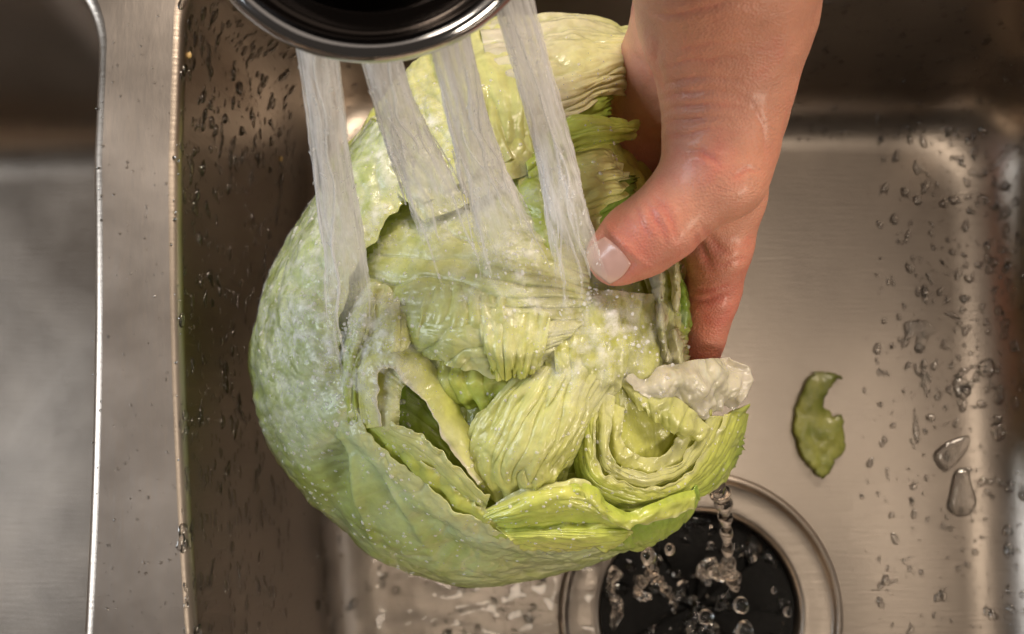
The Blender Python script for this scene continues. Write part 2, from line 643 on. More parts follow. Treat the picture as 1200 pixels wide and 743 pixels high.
def leaf(rows, c0, c1, nu=90, nv=90, veins=0, vamp=0.9, vdir='v', puff=0.7, puff_s=0.012, fine=0.10, ruffle=1.3,
         rfreq=14.0, edge_v1=True, edge_v0=False, edge_u=False, thick=0.42, dents=(), seed=0, edge_c=None, label=None,
         cpow=1.0, fan=0.0, jag=0.6, spots=0.0, cu=None, wav=0.0, curl=None, rel=True, crk=0.32, vein_c=None):
    if curl is None:
        curl = 1.0 if nv > 62 and nu > 62 else 0.3
    if rel:                            # heights counted from the dome of the packed head
        rows = [[(p[0], p[1], 200 - 20 * ((p[0] - 590) / 240) ** 2 - 20 * ((p[1] - 370) / 300) ** 2 + p[2]) for p in r] for r in rows]
    R = np.array([[PM(*p) for p in r] for r in rows])         # (v, u, 3)
    G = crm(R, nv)                                             # (nv, ku, 3)
    G = np.swapaxes(crm(np.swapaxes(G, 0, 1), nu), 0, 1)       # (nv, nu, 3)
    u = np.linspace(0, 1, nu)[None, :].repeat(nv, 0)
    v = np.linspace(0, 1, nv)[:, None].repeat(nu, 1)

    def normals(G):
        N = np.cross(np.gradient(G, axis=1), np.gradient(G, axis=0))
        N /= np.linalg.norm(N, axis=2)[..., None] + 1e-12
        return N
    N = normals(G)
    if (N[..., 2]).mean() < 0:
        N = -N
    off = np.array([seed * 3.1, seed * 1.7, seed * 0.9])
    warp = fbm(G / 0.018 + off, 2)
    crease = np.zeros_like(u)
    d = np.zeros_like(u)
    Lu = np.linalg.norm(np.diff(G, axis=1), axis=2).sum(1).mean()
    Lv = np.linalg.norm(np.diff(G, axis=0), axis=2).sum(0).mean()
    across, along, La, Ll = (u, v, Lu, Lv) if vdir == 'v' else (v, u, Lv, Lu)
    if veins:
        # pleats between branching veins that run along the leaf
        a2 = across + 0.05 * warp + fan * (along - 0.5) * (across - 0.5)
        n1 = noise(np.stack([a2 * veins, along * Ll / La * veins * 0.16 + seed, 0 * u + seed * 1.9], -1))
        n2 = noise(np.stack([a2 * veins * 2.1, along * Ll / La * veins * 0.4 + seed, 0 * u + seed * 2.7 + 9], -1))
        fade = 0.4 + 0.6 * (0.5 + 0.5 * np.clip(fbm(G / 0.016 - off, 2) * 1.8, -1, 1))
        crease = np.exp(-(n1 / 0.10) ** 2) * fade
        d += vamp * fade * (1.5 * np.abs(n1) ** 0.7 - 0.7) - 0.35 * vamp * np.exp(-(n1 / 0.07) ** 2) * fade
        d += 0.4 * vamp * (np.abs(n2) ** 0.7 - 0.4) * fade
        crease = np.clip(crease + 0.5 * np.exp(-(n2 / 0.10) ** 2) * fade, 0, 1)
    # blistered crinkle of the leaf skin
    nb = noise(np.stack([across * La / 0.0042, along * Ll / 0.008, 0 * u + seed], -1))
    nb2 = noise(np.stack([across * La / 0.0022, along * Ll / 0.0032, 0 * u + seed + 40], -1))
    d += crk * (1.4 * np.abs(nb) - 0.4) + 0.4 * crk * (1.2 * np.abs(nb2) - 0.4)
    d += puff * fbm(G / puff_s + off * 2, 2, 0.4)
    d += fine * fbm(G / 0.003 + off, 2)
    # free edges: ruffles and small teeth
    e = np.zeros_like(u)
    if edge_v1: e = np.maximum(e, sstep(0.72, 1.0, v))
    if edge_v0: e = np.maximum(e, sstep(0.28, 0.0, v))
    if edge_u: e = np.maximum(e, np.maximum(sstep(0.88, 1.0, u), sstep(0.12, 0.0, u)))
    arc = u if (edge_v1 or edge_v0) else v
    rw = 1.5 * noise(np.stack([arc * rfreq * 1.4, 0 * arc + seed * 2.3, 0 * arc + 0.5], -1)) + 0.45 * fbm(G / 0.005 + off + 9, 2)
    d += ruffle * e * rw
    eu = np.maximum(sstep(0.84, 1.0, u), sstep(0.16, 0.0, u))
    d -= curl * (np.maximum(e, 0.8 * eu) ** 1.6) * (0.7 + 0.8 * np.clip(warp, -0.6, 0.8))
    px = to_px(G)
    for (dx, dy, rx, ry, ang, dep) in dents:
        a = math.radians(ang)
        X, Y = px[..., 0] - dx, px[..., 1] - dy
        q = ((X * math.cos(a) + Y * math.sin(a)) / rx) ** 2 + ((-X * math.sin(a) + Y * math.cos(a)) / ry) ** 2
        d += dep * np.exp(-q)
    G2 = G + N * (d * mm)[..., None]
    # teeth in the plane of the leaf at the free edge
    tv = np.gradient(G, axis=0)
    tv /= np.linalg.norm(tv, axis=2)[..., None] + 1e-12
    jg = 0.7 * fbm(G / 0.004 + off + 3, 2) + 1.0 * fbm(G / 0.010 + off + 31, 2)
    if edge_v1: G2 += tv * (jag * mm * jg * sstep(0.86, 1, v))[..., None]
    if edge_v0: G2 -= tv * (jag * mm * jg * sstep(0.14, 0, v))[..., None]
    if edge_u:
        tu = np.gradient(G, axis=1)
        tu /= np.linalg.norm(tu, axis=2)[..., None] + 1e-12
        G2 += tu * (jag * mm * jg * (sstep(0.92, 1, u) - sstep(0.08, 0, u)))[..., None]
    N2 = normals(G2)
    if (N2 * N).sum(2).mean() < 0:
        N2 = -N2
    th = thick * mm * (1 - 0.55 * e)
    B = G2 - N2 * th[..., None]
    # pigment, with shade in the creases painted in
    blot = fbm(G / 0.016 + off + 40, 3)
    mixv = np.clip((v ** cpow if cu is None else (u if cu > 0 else 1 - u) ** cpow) + 0.32 * blot, 0, 1)[..., None]
    C = np.asarray(c0) * (1 - mixv) + np.asarray(c1) * mixv
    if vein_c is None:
        C = C * (1 - 0.42 * crease[..., None]) + (np.asarray(c1) * 0.6 + GREEN * 0.25) * 0.42 * crease[..., None]  # groove shade painted as darker green
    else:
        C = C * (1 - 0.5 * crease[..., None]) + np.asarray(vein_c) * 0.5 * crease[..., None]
    C = C * (1 + 0.10 * np.clip(fbm(G / 0.005 + off + 60, 2), -1, 1)[..., None])
    if edge_c is not None:
        ee = np.clip(sstep(0.55, 1.0, e) * 0.85, 0, 1)[..., None]
        C = C * (1 - ee) + np.asarray(edge_c) * ee
    if spots:
        sp = sstep(0.55, 0.8, fbm(G / 0.006 + off + 80, 2))[..., None] * spots
        C = C * (1 - sp) + np.array((0.36, 0.22, 0.09)) * sp
    C = np.clip(C, 0.005, 0.92)
    n = nu * nv
    Fc = grid_faces(nu, nv)
    V = np.concatenate([G2.reshape(-1, 3), B.reshape(-1, 3)])
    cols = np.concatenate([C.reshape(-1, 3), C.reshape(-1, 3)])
    idx = np.arange(n).reshape(nv, nu)
    rim = np.concatenate([idx[0, :], idx[1:, -1], idx[-1, -2::-1], idx[-2:0:-1, 0]])
    r2 = np.roll(rim, -1)
    side = np.stack([rim, r2, r2 + n, rim + n], -1)
    # orientation: top faces look along +N
    a, b, c_ = V[Fc[len(Fc) // 2][0]], V[Fc[len(Fc) // 2][1]], V[Fc[len(Fc) // 2][3]]
    mid_n = N2.reshape(-1, 3)[Fc[len(Fc) // 2][0]]
    if np.dot(np.cross(b - a, c_ - a), mid_n) < 0:
        Fc = Fc[:, ::-1]
        side = side[:, ::1]
    else:
        side = side[:, ::-1]
    faces = np.concatenate([Fc, Fc[:, ::-1] + n, side])
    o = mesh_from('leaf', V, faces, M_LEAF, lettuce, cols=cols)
    if label:
        o['label'] = label
    LEAF_GEO.append((G2.reshape(-1, 3), Fc))
    return o


# core: the packed heart under the loose leaves
core = []
for j, py in enumerate(np.linspace(60, 645, 9)):
    row = []
    for i, px_ in enumerate(np.linspace(345, 830, 9)):
        a, b = (i - 4) / 4, (j - 4) / 4
        rr = min(1.0, (a * a + b * b) / 1.25)
        sq_ = math.sqrt(max(1 - 0.5 * (a * b) ** 2, 0.3))
        row.append((590 + (px_ - 590) * sq_ * 0.96, 360 + (py - 360) * sq_ * 0.94, -8 - 40 * rr ** 4))
    core.append(row)
leaf(core, YEL, LIME * 0.95, 170, 170, veins=14, vamp=0.9, puff=1.6, puff_s=0.014, seed=1, ruffle=0, curl=0,
     dents=((494, 486, 12, 30, -25, -3),))

# outer wrapping leaf, left and bottom: rim, shoulder, silhouette, underside
outer = [[(500, 205, 192), (440, 275, 191), (405, 345, 190), (398, 400, 189), (403, 450, 188), (425, 500, 188), (471, 545, 188), (535, 597, 186), (600, 632, 182), (670, 641, 178), (725, 633, 175)],
         [(455, 150, 186), (400, 232, 186), (355, 320, 184), (342, 392, 182), (352, 455, 181), (385, 522, 180), (435, 582, 177), (505, 633, 171), (585, 660, 163), (670, 655, 159), (737, 638, 158)],
         [(436, 138, 172), (372, 226, 166), (323, 318, 162), (301, 402, 158), (307, 472, 156), (332, 532, 154), (384, 598, 149), (460, 658, 144), (562, 685, 138), (672, 668, 138), (746, 641, 142)],
         [(440, 145, 150), (372, 240, 140), (322, 330, 130), (300, 408, 122), (306, 474, 118), (330, 530, 115), (380, 592, 111), (455, 650, 108), (560, 676, 106), (668, 660, 110), (740, 634, 120)],
         [(480, 180, 115), (420, 270, 100), (385, 340, 90), (375, 400, 80), (385, 450, 76), (415, 490, 74), (450, 540, 72), (500, 580, 72), (570, 600, 74), (640, 600, 78), (710, 590, 90)]]
leaf(outer, MINT, np.array((0.40, 0.47, 0.075)), 420, 210, veins=15, vamp=0.55, puff=1.0, puff_s=0.016, edge_v1=False, edge_v0=True, ruffle=1.0, rfreq=16,
     edge_c=PALE, thick=0.6, seed=2, fan=-0.8, cpow=0.6, jag=1.0, curl=0.0, rel=False, crk=0.40, vein_c=(0.80, 0.82, 0.52),
     dents=((392, 562, 17, 42, -12, -5.5), (440, 570, 14, 55, -35, -3.6), (500, 620, 40, 14, 25, -3.2), (350, 360, 30, 20, 0, 1.5), (375, 470, 40, 18, 20, -1.6), (415, 575, 5, 50, -20, 2.2), (470, 600, 6, 60, -35, 2.0), (330, 430, 16, 40, 10, -1.2), (540, 650, 60, 10, 10, -1.3)),
     label='large mint green outer leaf wrapping round the left and lower side of the head')

# upper leaves under the jets
leaf([[(432, 140, -8), (470, 85, -8), (515, 48, -8), (585, 12, -8)], [(445, 185, 0), (485, 135, 2), (540, 95, 4), (600, 65, 4)], [(465, 225, 2), (510, 180, 4), (562, 148, 6), (618, 120, 6)], [(485, 242, 1), (532, 217, 4), (580, 192, 5), (627, 173, 5)]],
     PALE, PALE * np.array((0.95, 1.0, 0.8)), 130, 130, veins=9, vamp=1.0, seed=3, edge_c=PALE, rfreq=7, cpow=1.6)
leaf([[(470, 205, -3), (515, 178, -1), (565, 150, 1), (615, 128, 2)], [(478, 235, 0), (525, 210, 2), (575, 188, 4), (622, 165, 4)], [(498, 262, -1), (545, 238, 1), (590, 215, 2), (632, 196, 2)]], YEL, PALE, 110, 70, veins=7, vamp=0.8, seed=35, rfreq=7)
leaf([[(560, 22, -6), (570, 70, 2), (582, 120, 4), (600, 172, 2)], [(612, 14, -6), (622, 60, 4), (632, 105, 6), (642, 152, 4)], [(663, 13, -8), (672, 48, 3), (678, 95, 5), (683, 131, 1)], [(712, 20, -10), (724, 50, -1), (726, 80, 1), (714, 114, -4)], [(755, 34, -12), (784, 60, -7), (776, 82, -6), (754, 113, -9)]],
     WHITE * 0.97, PALE, 150, 150, veins=9, vamp=1.25, seed=4, ruffle=1.2, rfreq=6, edge_c=WHITE, fan=-0.3, label='creamy ribbed leaf at the top of the head, curling over the palm')
leaf([[(650, 120, -3), (665, 135, -2), (690, 142, -5)], [(680, 112, -2), (695, 122, -2), (706, 138, -7)], [(706, 96, -5), (719, 108, -5), (716, 134, -10)]], LIME, GREEN, 50, 50, veins=3, vamp=0.6, seed=5, ruffle=0.8)
leaf([[(590, 180, -2), (600, 240, -2), (620, 305, -2)], [(625, 178, 1), (635, 240, 3), (645, 305, 2)], [(657, 198, 0), (664, 250, 1), (670, 305, 0)]], LIME * 1.05, LIME, 90, 70, veins=5, vamp=0.8, seed=36, rfreq=6)
leaf([[(612, 168, 0), (616, 190, 2), (622, 222, 0)], [(655, 143, 3), (665, 161, 6), (668, 184, 3)], [(700, 138, 3), (706, 154, 6), (705, 171, 2)], [(728, 140, 0), (735, 152, 2), (724, 168, -1)], [(748, 143, -4), (752, 150, -3), (743, 160, -4)]],
     LIME * 1.05, LIME * 0.9, 80, 110, veins=4, vamp=0.8, seed=6, ruffle=1.3, rfreq=4, edge_u=True, label='bright green leaf tongue pointing at the base of the thumb')
leaf([[(600, 185, -1), (612, 228, 0), (645, 275, 0)], [(668, 178, 1), (675, 215, 4), (690, 255, 2)], [(709, 172, 0), (713, 205, 3), (716, 240, 0)], [(728, 180, -5), (742, 205, -3), (736, 228, -5)]], YEL, PALE, 110, 110, veins=6, vamp=0.9, seed=7, ruffle=1.6, rfreq=5)
leaf([[(640, 225, -2), (655, 265, -1), (668, 315, -1)], [(672, 220, 1), (684, 258, 3), (690, 300, 2)], [(705, 222, -2), (708, 250, -1), (704, 285, -3)]], YEL, PALE, 90, 70, veins=5, vamp=0.8, seed=37, ruffle=1.4, rfreq=6)
leaf([[(695, 222, -6), (700, 245, -5), (700, 268, -6)], [(722, 205, -6), (728, 222, -5), (728, 245, -8)], [(748, 203, -10), (747, 215, -10), (740, 235, -12)]], GREEN, GREEN * 0.8, 50, 50, veins=3, vamp=0.6, seed=8, ruffle=0.9)

# big inner bowl leaf in the middle
leaf([[(535, 208, -4), (600, 210, -2), (650, 220, -1), (705, 245, -2)], [(440, 245, -7), (536, 253, -3), (610, 262, 1), (692, 285, 1)], [(400, 300, -7), (495, 303, -2), (590, 315, 4), (692, 328, 3)],
      [(398, 348, -6), (500, 350, 1), (590, 360, 6), (692, 365, 5)], [(450, 385, -3), (518, 396, 4), (590, 405, 5), (662, 400, 5)], [(482, 418, -2), (533, 430, 1), (590, 447, 1), (637, 428, 2)]],
     LIME * 0.85, PALE, 190, 220, veins=12, vamp=1.0, vdir='u', seed=9, rfreq=6, cu=1, cpow=0.42, fan=0.9, label='broad pale leaf bulging in the middle of the head')
leaf([[(500, 330, 1), (545, 335, 3), (600, 345, 5)], [(492, 365, 2), (540, 372, 5), (598, 380, 7)], [(486, 398, 0), (535, 408, 3), (590, 418, 4)]], PALE, YEL, 110, 90, veins=6, vamp=0.9, seed=38, rfreq=5, edge_u=True)
leaf([[(560, 365, 5), (600, 360, 6), (645, 365, 7)], [(565, 405, 6), (597, 412, 8), (640, 408, 7)], [(575, 442, 2), (603, 450, 3), (634, 437, 3)]], PALE, YEL, 100, 90, veins=6, vamp=0.9, seed=10, ruffle=1.0, rfreq=4)
leaf([[(492, 412, -4), (530, 425, -3), (565, 436, -2), (612, 440, -2)], [(505, 440, -5), (532, 450, -2), (565, 455, -1), (612, 455, 0)], [(518, 478, -8), (545, 482, -5), (575, 478, -3), (612, 468, -2)]], YEL, LIME, 120, 80, veins=6, vamp=0.6, puff=1.4, puff_s=0.006, seed=11, ruffle=1.6, rfreq=8)
leaf([[(630, 330, 0), (700, 338, 3), (760, 345, 1), (805, 345, -6)], [(635, 385, 3), (705, 385, 6), (757, 390, 4), (800, 395, -4)], [(640, 432, 2), (705, 440, 4), (757, 447, 1), (792, 445, -4)]], PALE, YEL * 1.05, 150, 130, veins=9, vamp=0.7, puff=1.3, puff_s=0.008, seed=12, ruffle=1.6, rfreq=8)
leaf([[(650, 395, 3), (690, 392, 5), (740, 398, 4)], [(650, 425, 4), (690, 428, 6), (738, 432, 4)], [(655, 452, 2), (692, 458, 4), (730, 458, 2)]], YEL, PALE, 100, 70, veins=6, vamp=0.7, puff=1.2, puff_s=0.006, seed=39, ruffle=1.6, rfreq=7)

# fan leaf
leaf([[(630, 415, 0), (668, 408, 2), (705, 402, 3), (742, 420, 2)], [(585, 458, 0), (628, 465, 4), (675, 470, 6), (722, 472, 2)], [(553, 493, -2), (600, 515, 4), (648, 522, 6), (695, 512, 1)], [(541, 533, -4), (585, 556, 2), (632, 560, 4), (679, 540, -2)], [(552, 582, -6), (595, 595, -2), (637, 588, -1), (664, 572, -4)]],
     PALE * 0.98, YEL * 1.05, 190, 150, veins=10, vamp=0.95, seed=13, ruffle=1.0, rfreq=6, edge_u=True, fan=0.25, cpow=1.3, label='yellow green leaf fanned in long pleats below the middle of the head')

# folded leaves at the left and the edges round the small hollow
leaf([[(404, 486, -4), (416, 492, -1), (428, 497, 0), (441, 500, -1)], [(396, 440, -4), (414, 441, 1), (424, 440, 3), (434, 448, 1)], [(400, 398, -4), (428, 403, 2), (455, 414, 3), (476, 416, -1)], [(408, 362, -4), (438, 368, 2), (462, 380, 3), (483, 390, 0)], [(422, 334, -4), (447, 330, -1), (466, 346, 0), (480, 362, -1)]],
     YEL, PALE, 110, 130, veins=5, vamp=0.9, seed=14, ruffle=0.8, rfreq=4, edge_u=True, edge_c=PALE)
leaf([[(396, 490, -3), (408, 496, 0), (420, 500, 0)], [(394, 430, -2), (408, 432, 3), (420, 436, 2)], [(402, 380, -2), (422, 384, 4), (438, 392, 2)], [(420, 338, -4), (438, 338, 0), (452, 350, -1)]], LIME, PALE, 70, 110, veins=3, vamp=0.8, seed=40, ruffle=0.8, rfreq=4, edge_u=True, edge_c=PALE)
leaf([[(432, 508, -2), (430, 465, -1), (436, 430, 0), (462, 420, 0)], [(452, 506, 2), (450, 466, 3), (455, 442, 3), (470, 436, 2)], [(468, 500, 1), (469, 470, 2), (472, 455, 2), (482, 449, 1)]], PALE, PALE * 0.95, 90, 70, veins=3, vamp=0.6, seed=41, ruffle=0.6, curl=0.0)
leaf([[(452, 505, -5), (462, 452, -4), (500, 448, -5)], [(480, 512, -6), (494, 475, -6), (518, 478, -5)], [(520, 548, -6), (532, 515, -5), (548, 520, -5)]], GREEN * 1.15, LIME * 0.8, 80, 80, veins=6, vamp=0.6, puff=0.9, seed=44, ruffle=0.2, curl=0.0)
leaf([[(416, 505, -3), (406, 462, -3), (410, 415, -2), (446, 396, -2), (487, 406, -3), (516, 438, -4), (532, 460, -5), (548, 496, -6), (572, 531, -6), (588, 558, -6)],
      [(432, 502, 1), (424, 461, 2), (427, 426, 3), (450, 413, 3), (478, 423, 2), (500, 449, 0), (516, 469, -1), (532, 501, -2), (556, 536, -3), (574, 560, -4)],
      [(447, 500, 3), (441, 463, 5), (441, 437, 5), (455, 428, 5), (469, 438, 4), (486, 460, 2), (501, 479, 1), (517, 509, 0), (542, 544, -1), (562, 568, -2)]],
     YEL, PALE * 1.03, 240, 60, veins=0, puff=0.6, puff_s=0.007, seed=15, ruffle=0.5, rfreq=16, edge_c=WHITE)
leaf([[(412, 492, -4), (432, 515, -3), (470, 540, -3), (503, 568, -4), (536, 594, -4), (566, 618, -4)], [(430, 486, 0), (450, 507, 1), (482, 527, 1), (512, 550, 0), (540, 576, -1), (568, 600, -2)], [(446, 478, 1), (463, 498, 3), (495, 513, 3), (521, 533, 2), (547, 557, 1), (573, 584, 0)]],
     LIME, PALE * 0.98, 180, 60, veins=4, vdir='u', vamp=0.5, puff=0.7, puff_s=0.007, seed=16, ruffle=0.8, rfreq=12, edge_c=PALE)
leaf([[(440, 532, -4), (480, 562, -5), (520, 594, -5), (555, 617, -5), (592, 635, -6)], [(452, 522, -1), (490, 552, -1), (526, 582, -2), (558, 606, -2), (596, 627, -3)], [(462, 513, 0), (499, 543, 0), (533, 571, -1), (563, 597, -1), (602, 620, -2)]],
     LIME * 0.95, YEL, 180, 50, puff=0.8, puff_s=0.006, seed=17, ruffle=0.9, rfreq=12, edge_c=PALE)

# crescents along the bottom
leaf([[(620, 560, -10), (690, 556, -9), (770, 560, -9), (835, 545, -12)], [(620, 590, -10), (690, 590, -10), (765, 590, -11), (828, 568, -14)], [(630, 625, -13), (690, 622, -13), (755, 612, -15), (815, 590, -18)]], YEL * 0.9, LIME * 0.9, 90, 70, veins=8, vamp=0.7, seed=34, ruffle=0.4)
leaf([[(558, 598, -4), (610, 575, 0), (660, 563, 2), (692, 564, 2), (706, 584, 0)], [(568, 608, 0), (615, 593, 3), (657, 583, 5), (692, 590, 4), (724, 602, 2)], [(582, 617, 0), (625, 609, 2), (665, 607, 2), (700, 611, 2), (737, 613, 0)], [(594, 626, -5), (640, 628, -4), (675, 628, -4), (710, 627, -4), (744, 622, -5)]],
     YEL, LIME * 1.05, 150, 80, veins=6, vamp=0.6, vdir='u', seed=18, ruffle=0.9, rfreq=9, edge_v0=True, edge_c=PALE)
leaf([[(650, 600, -1), (655, 574, 0), (678, 564, 1), (700, 572, 1), (712, 586, 0), (728, 598, -1), (750, 596, -1), (788, 580, -2), (815, 574, -3)], [(660, 596, 3), (667, 580, 4), (681, 574, 5), (696, 584, 4), (709, 598, 4), (727, 610, 3), (750, 608, 2), (788, 592, 0), (816, 584, -2)],
      [(668, 606, 2), (673, 591, 4), (684, 586, 4), (695, 598, 4), (707, 608, 3), (726, 618, 2), (750, 618, 0), (787, 605, -2), (812, 596, -4)]], LIME * 1.1, YEL * 1.05, 190, 60, puff=0.8, puff_s=0.006, seed=19, ruffle=0.8, rfreq=14, edge_c=PALE)
leaf([[(580, 616, -3), (640, 614, 0), (690, 613, 1), (742, 616, -2)], [(596, 632, 1), (640, 631, 3), (690, 631, 3), (744, 627, -1)], [(615, 648, -4), (660, 651, -4), (700, 648, -5), (738, 637, -6)]], LIME * 1.1, YEL, 140, 80, veins=5, vamp=0.5, vdir='u', seed=20, ruffle=0.9, rfreq=9, edge_v0=True, edge_u=True, edge_c=YEL)
leaf([[(680, 630, -8), (750, 610, -6), (792, 594, -5), (820, 572, -4)], [(705, 645, -12), (757, 630, -10), (795, 611, -9), (822, 586, -8)], [(728, 651, -18), (768, 644, -17), (799, 622, -15), (820, 597, -13)]], GREEN * 1.1, LIME, 130, 80, veins=8, vamp=0.6, seed=21, ruffle=1.5, rfreq=9, jag=1.8, edge_c=LIME * 1.1)

# bowl of ruffles at the right
leaf([[(700, 450, -2), (740, 440, 0), (790, 450, 0), (835, 476, -4)], [(702, 490, -3), (742, 482, -4), (786, 484, -4), (835, 498, -6)], [(704, 530, -2), (745, 522, -4), (786, 518, -5), (828, 518, -7)], [(714, 562, -3), (748, 564, -4), (782, 562, -5), (818, 547, -8)]], YEL, YEL * 0.95, 110, 90, veins=6, vamp=0.6, seed=33, ruffle=0.3)
leaf([[(684, 455, -4), (672, 508, -4), (678, 560, -5), (712, 592, -7), (768, 600, -10), (824, 582, -14), (856, 548, -18), (880, 486, -18)], [(694, 455, 1), (683, 506, 1), (689, 556, 0), (720, 580, -1), (768, 586, -3), (814, 570, -6), (844, 537, -8), (868, 483, -9)],
      [(704, 457, 2), (697, 502, 4), (701, 548, 3), (726, 566, 2), (767, 573, 0), (807, 559, -2), (833, 526, -4), (852, 486, -6)]], LIME, YEL * 1.05, 220, 80, veins=5, vdir='u', vamp=0.6, seed=22, ruffle=1.1, rfreq=14, edge_c=PALE, label='outermost ruffled leaf edge ringing the shallow bowl at the lower right of the head')
leaf([[(690, 462, -2), (692, 505, -2), (698, 552, -3), (725, 572, -4), (768, 578, -5), (808, 562, -7), (836, 530, -8), (852, 488, -9)], [(706, 460, 2), (704, 500, 3), (708, 544, 2), (728, 560, 0), (766, 567, -1), (803, 552, -3), (829, 521, -4), (845, 488, -5)],
      [(718, 464, 2), (714, 496, 3), (719, 536, 2), (733, 549, 1), (766, 555, 0), (797, 542, -2), (820, 514, -3), (834, 488, -4)]], YEL, PALE, 200, 60, veins=4, vdir='u', vamp=0.5, puff=0.7, seed=23, ruffle=1.1, rfreq=13, edge_c=PALE)
leaf([[(710, 470, -2), (710, 500, -2), (714, 540, -2), (732, 556, -3), (766, 561, -3), (800, 547, -5), (824, 517, -6)], [(722, 474, 0), (719, 500, 1), (723, 532, 1), (737, 545, 0), (765, 551, -1), (794, 538, -3), (814, 511, -4)], [(732, 478, 0), (729, 500, 1), (733, 522, 1), (744, 532, 0), (764, 537, -1), (786, 525, -2), (803, 503, -3)]], YEL * 1.05, PALE, 160, 50, puff=0.7, puff_s=0.006, seed=42, ruffle=1.1, rfreq=10, edge_c=PALE)
leaf([[(735, 436, 0), (772, 455, 3), (808, 476, 2), (836, 506, -2)], [(728, 452, 1), (763, 473, 4), (797, 496, 3), (830, 516, -2)], [(738, 472, 0), (764, 492, 2), (792, 510, 0), (820, 520, -3)]], PALE * 0.98, YEL * 1.1, 130, 70, veins=6, vamp=0.7, puff=1.2, puff_s=0.007, seed=24, ruffle=1.3, rfreq=7)
leaf([[(742, 438, 1), (796, 424, 2), (826, 421, 1), (854, 419, -2)], [(752, 456, 4), (800, 446, 5), (836, 440, 3), (874, 440, -3)], [(768, 472, 2), (808, 468, 3), (840, 464, 1), (871, 459, -5)], [(786, 490, -3), (812, 492, -2), (838, 485, -5), (856, 474, -8)]],
     WHITE * 1.04, WHITE * 0.97, 120, 100, veins=5, vamp=0.7, puff=1.5, puff_s=0.007, seed=25, ruffle=1.6, rfreq=7, edge_u=True, jag=2.2, crk=0.5, curl=0.0, label='white rib piece of leaf sticking out below the finger')
leaf([[(826, 510, -5), (838, 545, -9), (834, 582, -16)], [(850, 492, -6), (860, 522, -12), (851, 567, -19)], [(878, 473, -9), (871, 515, -17), (849, 579, -24)]], PALE * 0.95, LIME, 80, 70, veins=5, vamp=0.8, seed=26, ruffle=1.0, rfreq=4, jag=0.3)
leaf([[(845, 505, -12), (850, 540, -18), (842, 570, -22)], [(862, 500, -12), (866, 530, -20), (855, 556, -26)], [(873, 505, -18), (871, 528, -23), (858, 550, -30)]], LIME, GREEN, 50, 50, veins=3, vamp=0.6, seed=27, ruffle=0.8)
# torn scraps between thumb and finger
leaf([[(740, 300, -6), (760, 340, -4), (765, 390, -4), (770, 440, -6)], [(775, 300, -4), (785, 340, -2), (786, 390, -2), (790, 440, -5)], [(800, 305, -10), (806, 345, -8), (806, 390, -9), (808, 440, -12)]], PALE, LIME, 60, 70, veins=5, vamp=0.7, seed=43, ruffle=0.8)
leaf([[(757, 312, -5), (763, 340, 1), (768, 380, 2), (774, 428, 0)], [(770, 302, 1), (776, 335, 6), (776, 380, 7), (784, 424, 3)], [(781, 303, -4), (786, 340, 0), (785, 385, 1), (794, 430, -4)]], WHITE * 0.95, PALE, 70, 100, veins=3, vamp=1.0, puff_s=0.006, seed=28, ruffle=1.4, rfreq=5, spots=0.7)
leaf([[(778, 303, -2), (785, 330, 2), (788, 365, 0)], [(788, 300, 4), (794, 325, 6), (793, 366, 2)], [(794, 308, -4), (799, 335, -2), (795, 370, -6)]], WHITE, PALE, 50, 60, seed=29, ruffle=0.8, puff=0.8, puff_s=0.006)
leaf([[(783, 322, -10), (790, 360, -8), (796, 404, -10)], [(799, 326, -5), (806, 358, -4), (806, 396, -9)], [(808, 343, -12), (813, 372, -11), (810, 402, -16)]], GREEN * 1.1, GREEN, 50, 70, veins=3, vamp=0.6, seed=30, ruffle=1.0, rfreq=5, jag=1.2)
leaf([[(778, 390, -4), (782, 410, -2), (788, 434, -3)], [(790, 385, 3), (795, 405, 3), (802, 432, 0)], [(798, 384, -4), (804, 404, -4), (808, 430, -7)]], WHITE * 0.97, PALE * 0.9, 50, 60, seed=31, ruffle=0.9, puff=0.9, puff_s=0.005, spots=0.5)

lv = np.concatenate([g[0] for g in LEAF_GEO])
lf, base = [], 0
for g, fc in LEAF_GEO:
    lf.extend((fc + base).tolist())
    base += len(g)
LBVH = BVHTree.FromPolygons([Vector(v) for v in lv.tolist()], lf)


# ------------------------------------------------------------------ hand
def seg_d(Pp, a, b, ra, rb):
    ab = b - a
    t = np.clip(((Pp - a) @ ab) / (ab @ ab), 0, 1)
    q = Pp - (a + t[..., None] * ab)
    return np.linalg.norm(q, axis=-1) - (ra + (rb - ra) * t)


def chain(*pts):
    return [(PM(*p[:3]), p[3] * mm) for p in pts]


